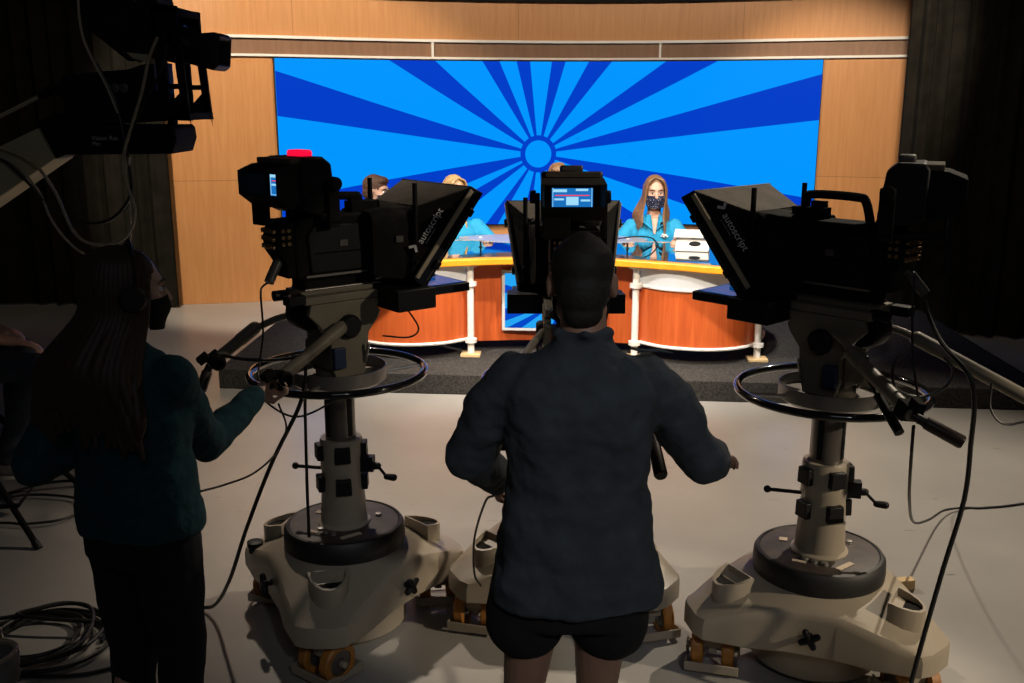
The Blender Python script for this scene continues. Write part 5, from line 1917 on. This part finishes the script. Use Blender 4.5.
M = Matrix.Translation(je(111, 143.5, -0.131)) @ Matrix.Rotation(PI / 2, 4, 'X')
lettering('Mpc', 0.020, M, LABELG, jm, 'small_lettering')
f = MB()
slab(f, [(84, 76), (122, 72), (150, 70), (176, 62), (176, 120), (84, 126)], -0.11, 0.11)
jr = f.build('pan_motor_housing', BLACK, jib, bevel=0.005)
for u in (137, 146):
    f = MB()
    f.lathe([(0, 0), (0.017, 0), (0.017, 0.008), (0.008, 0.010), (0.007, 0.006), (0, 0.006)], Matrix.Translation(je(u, 88, -0.112)) @ Matrix.Rotation(PI / 2, 4, 'X'), 20)
    f.build('round_knob', DUSKY, jr)
f = MB()
slab(f, [(152, 54), (172, 56), (180, 66), (158, 60)], -0.128, -0.10)
f.build('grey_bracket', KHAKI, jr, bevel=0.002)
f = MB()      # khaki arm, runs out of the picture to its stand
f.rings([[je(54, 127, d), je(67, 158, d), je(-300, 395, d), je(-330, 300, d)] for d in (-0.09, 0.09)])
f.build('jib_arm', KHAKI, jib, bevel=0.004)
f = MB()
slab(f, [(50, 120), (86, 110), (86, 150), (66, 158)], -0.07, 0.07)
f.build('arm_joint', BLACK, jib, bevel=0.003)
f = MB()
f.tube([je(50, 95), je(-20, 128), je(-320, 270)], 0.0075, 10)
f.build('support_rod', KHAKI, jib)
f = MB()
f.limb([je(50, 95), je(60, 90)], [0.014, 0.020], 10)
f.limb([je(60, 90), je(72, 86)], [0.022, 0.014], 10)
f.limb([je(66, 90), je(90, 100)], [0.014, 0.02], 10)
f.build('rod_clamp', BLACKM, jib)
f = MB()
f.cyl(je(-300, 345) - V((0, 0, 0.02)), V((je(-300, 0).x, 0, 0.0)), 0.07, 0.09)
f.build('stand_column', BLACKM, jib)

# ------------------------------------------------------------------ cables
def cable(label, pts, r=0.006, m=None, n=8, group=None, name='cable'):
    mb = MB()
    mb.tube(pts, r, 8, n)
    return tag(mb.build(name, m or CABLE), label, 'cable', group)


def jw(u, w, d=0.0):
    return je(u, w, d) + V((JO.x, JO.y, 0))


cable('tan cable looping from the khaki jib arm down and back up to the yoke frame', [jw(-30, 160, -0.10), jw(0, 148, -0.105), (jw(20, 147, -0.11)), jw(50, 162, -0.12), jw(72, 190, -0.15), jw(88, 228, -0.17), jw(108, 241, -0.18), jw(138, 236, -0.18), jw(151, 210, -0.17), jw(143, 175, -0.16), jw(143, 152, -0.15), jw(155, 125, -0.17), jw(168, 92, -0.17), jw(176, 62, -0.16), jw(186, 40, -0.155)], 0.0062, CABLET)
cable('pale tan cable hanging from the jib arm, lowest of the loops over the woman', [jw(-30, 166, -0.10), jw(5, 154, -0.105), jw(30, 163, -0.11), jw(52, 190, -0.12), jw(64, 215, -0.15), jw(78, 236, -0.16), jw(96, 252, -0.16), jw(120, 258, -0.14), jw(138, 240, -0.12), jw(142, 200, -0.13), jw(148, 155, -0.15)], 0.0050, CABLET)
cable('black cable sagging between the jib arm and the motor box', [jw(-30, 158, -0.10), jw(10, 155, -0.105), jw(38, 176, -0.12), jw(62, 204, -0.13), jw(90, 219, -0.14), jw(122, 218, -0.15), jw(145, 195, -0.15), jw(147, 165, -0.145), jw(142, 120, -0.14), jw(134, 90, -0.13), jw(121, 64, -0.12)], 0.0065)
cable('grey-sleeved cable running down the jib camera from its top', [jw(112, -12, -0.115), jw(109, 14, -0.118), jw(111, 40, -0.12), jw(119, 62, -0.124), jw(130, 85, -0.13), jw(140, 112, -0.14)], 0.0055, CABLET)
cable('thin dark cable crossing the jib yoke diagonally', [jw(196, 48, -0.16), jw(186, 74, -0.165), jw(172, 98, -0.165), jw(158, 122, -0.165)], 0.006)

# floor cables
cable('black cable on the floor by the stool, furthest from the coil', [(-3.4, 5.5, 0.008), (-2.915, 5.598, 0.008), (-2.6, 5.65, 0.008), (-2.25, 5.55, 0.008), (-2.0, 5.0, 0.008), (-1.72, 4.3, 0.008), (-1.48, 3.85, 0.008), (-1.56, 3.66, 0.02)], 0.007)
cable('black cable curving on the floor under the stool leg', [(-2.85, 4.92, 0.008), (-2.72, 5.08, 0.008), (-2.60, 5.215, 0.008), (-2.434, 5.26, 0.008), (-2.2, 5.2, 0.008), (-1.92, 4.7, 0.008), (-1.58, 4.05, 0.008), (-1.38, 3.72, 0.008), (-1.50, 3.50, 0.02)], 0.007)
cable('black floor cable looping from the stool towards the woman, middle one', [(-3.3, 4.8, 0.0215), (-2.721, 4.972, 0.0215), (-2.608, 5.013, 0.0215), (-2.474, 5.013, 0.0215), (-2.307, 4.96, 0.0215), (-2.22, 4.80, 0.0215), (-2.277, 4.686, 0.0215), (-2.43, 4.637, 0.0215), (-2.561, 4.649, 0.0215), (-3.0, 4.62, 0.0215)], 0.007)
pts = []
rnd = random.Random(4)
for i in range(66):
    a = i / 66 * 2 * PI * 5.5
    k = i / 66
    rx = 0.20 + 0.05 * math.sin(a * 0.31 + 1) + 0.03 * rnd.random()
    ry = 0.19 + 0.04 * math.sin(a * 0.27) + 0.02 * rnd.random()
    pts.append((-1.86 + 0.05 * math.sin(k * 9) + rx * math.cos(a), 3.54 + ry * math.sin(a), 0.009 + 0.052 * k + 0.004 * math.sin(a * 1.7)))
pts += [(-1.60, 3.62, 0.05), (-1.47, 3.72, 0.016), (-1.38, 3.74, 0.009)]
cable('coil of thick black cable lying on the floor at the lower left', pts, 0.0085, None, 5, name='cable_coil')
cable('loose black cable end crossing the floor in front of the coil', [(-2.1, 3.30, 0.008), (-1.8, 3.30, 0.008), (-1.6, 3.31, 0.008), (-1.45, 3.38, 0.008), (-1.3, 3.42, 0.008)], 0.007)
cable('thin pale cable standing up in a loop at the coil', [(-2.05, 3.56, 0.012), (-1.98, 3.50, 0.09), (-1.93, 3.42, 0.11), (-1.885, 3.36, 0.06), (-1.86, 3.34, 0.010)], 0.004, CABLET)

tub = thing('plastic_tub', 'worn grey plastic tub with tan rim at the lower left corner', 'tub', (-1.90, 3.27, 0))
f = MB()
f.lathe([(0, 0.0), (0.085, 0.0), (0.092, 0.01), (0.098, 0.10), (0.092, 0.118), (0.084, 0.118), (0.080, 0.02), (0, 0.02)], seg=36)
f.build('body', mat('worn_grey_plastic', (0.26, 0.25, 0.24), 0.6, noise=0.3, nscale=12), tub)
f = MB()
f.lathe([(0.078, 0.112), (0.094, 0.112), (0.097, 0.122), (0.088, 0.130), (0.078, 0.124), (0.078, 0.112)], seg=36)
f.build('rim', PAPER, tub)

# cables of the left camera
cable('black cable sweeping from the left pan bar down to the floor beside the woman', [(-0.735, 3.42, 1.100), (-0.765, 3.42, 1.0), (-0.873, 3.42, 0.79), (-0.99, 3.46, 0.52), (-1.10, 3.58, 0.26), (-1.22, 3.74, 0.06), (-1.33, 3.80, 0.009), (-1.45, 3.66, 0.012), (-1.58, 3.52, 0.03)], 0.0075)
cable('thin black cable hanging straight from the left pan head to its round cover', [(-0.755, 3.55, 1.14), (-0.765, 3.545, 1.0), (-0.772, 3.54, 0.7), (-0.775, 3.54, 0.452)], 0.006)
cable('thin microphone-style cable dropping behind the left camera to its steering ring', [(-0.862, 3.51, 1.445), (-0.90, 3.56, 1.42), (-0.935, 3.66, 1.37), (-0.940, 3.68, 1.22), (-0.965, 3.70, 1.10), (-0.97, 3.68, 1.04), (-0.93, 3.6, 0.98), (-0.8, 3.55, 0.93), (-0.66, 3.62, 0.98), (-0.6, 3.64, 1.05)], 0.004)
cable('black cable sagging from the hand grip beside the teal sleeve', [(-0.80, 3.28, 1.065), (-0.775, 3.27, 0.98), (-0.80, 3.22, 0.91), (-0.85, 3.10, 0.88), (-0.90, 2.95, 0.90), (-0.935, 2.82, 0.93)], 0.0035)
cable('black cable lying across from the left pan bar to the steering ring', [(-1.12, 3.70, 1.13), (-1.0, 3.68, 1.115), (-0.85, 3.68, 1.12), (-0.72, 3.66, 1.16)], 0.007)
cable('short black cable curling out under the left prompter tray', [(-0.40, 3.74, 1.30), (-0.36, 3.76, 1.22), (-0.40, 3.78, 1.18), (-0.50, 3.76, 1.19)], 0.0035)
# cables of the right camera
cable('thick black cable hanging from the right camera over its pan bar to the floor', [(1.375, 3.287, 1.445), (1.38, 3.24, 1.38), (1.385, 3.15, 1.32), (1.395, 3.06, 1.285), (1.425, 3.0, 1.235), (1.441, 2.985, 1.15), (1.446, 2.99, 1.03), (1.45, 3.0, 0.83), (1.40, 2.99, 0.58), (1.33, 2.95, 0.28), (1.28, 2.91, 0.06), (1.25, 2.87, 0.009), (1.15, 2.75, 0.009)], 0.0078)
cable('thin black cable dropping from the right pan clamp and crossing the floor to the edge', [(1.235, 2.93, 1.10), (1.25, 2.96, 0.98), (1.36, 3.20, 0.74), (1.62, 3.75, 0.42), (1.95, 4.35, 0.17), (2.20, 4.75, 0.045), (2.36, 4.87, 0.009), (2.471, 4.877, 0.007), (2.696, 4.931, 0.007), (3.3, 5.15, 0.007)], 0.0055)
cable('black cable hanging in a ring under the right pan bar', [(1.36, 3.30, 1.26), (1.30, 3.29, 1.20), (1.31, 3.28, 1.12), (1.39, 3.27, 1.09), (1.47, 3.26, 1.13), (1.485, 3.25, 1.19), (1.45, 3.25, 1.235)], 0.005)
cable('thin cable dangling in front of the right camera rear panel', [(1.31, 3.215, 1.52), (1.295, 3.17, 1.42), (1.275, 3.08, 1.28), (1.262, 2.98, 1.17)], 0.004)
cable('thin cable looping below the right pan bar near the frame edge', [(1.56, 3.13, 1.18), (1.555, 3.11, 1.10), (1.60, 3.10, 1.05), (1.68, 3.10, 1.06)], 0.004)
# middle camera
cable('thin cable hanging from the man\'s hand to the middle pedestal', [(-0.055, 2.86, 0.90), (-0.085, 2.95, 0.84), (-0.13, 3.2, 0.6), (-0.14, 3.42, 0.36), (-0.12, 3.52, 0.26)], 0.004)
cable('black cable dropping beside the man\'s right leg to the floor', [(0.26, 2.95, 0.72), (0.262, 2.93, 0.5), (0.262, 2.92, 0.2), (0.27, 2.95, 0.009), (0.30, 3.1, 0.009)], 0.0055)

# wooden wedge on the floor behind the right pedestal
wd = thing('wooden_wedge', 'pale wooden wedge block on the floor right of the right pedestal', 'wedge', (1.65, 3.99, 0), R(4))
f = MB()
f.rings([[V((-0.13, y, 0)), V((0.10, y, 0)), V((0.10, y, 0.050)), V((-0.13, y, 0.038))] for y in (-0.022, 0.022)])
f.build('block', PINE, wd, bevel=0.003)
f = MB()
f.rings([[V((-0.13, y, 0)), V((0.0, y, 0)), V((0.015, y, 0.044)), V((-0.02, y, 0.066)), V((-0.13, y, 0.075))] for y in (0.023, 0.075)])
f.build('dark_shim', BLACK, wd, bevel=0.003)
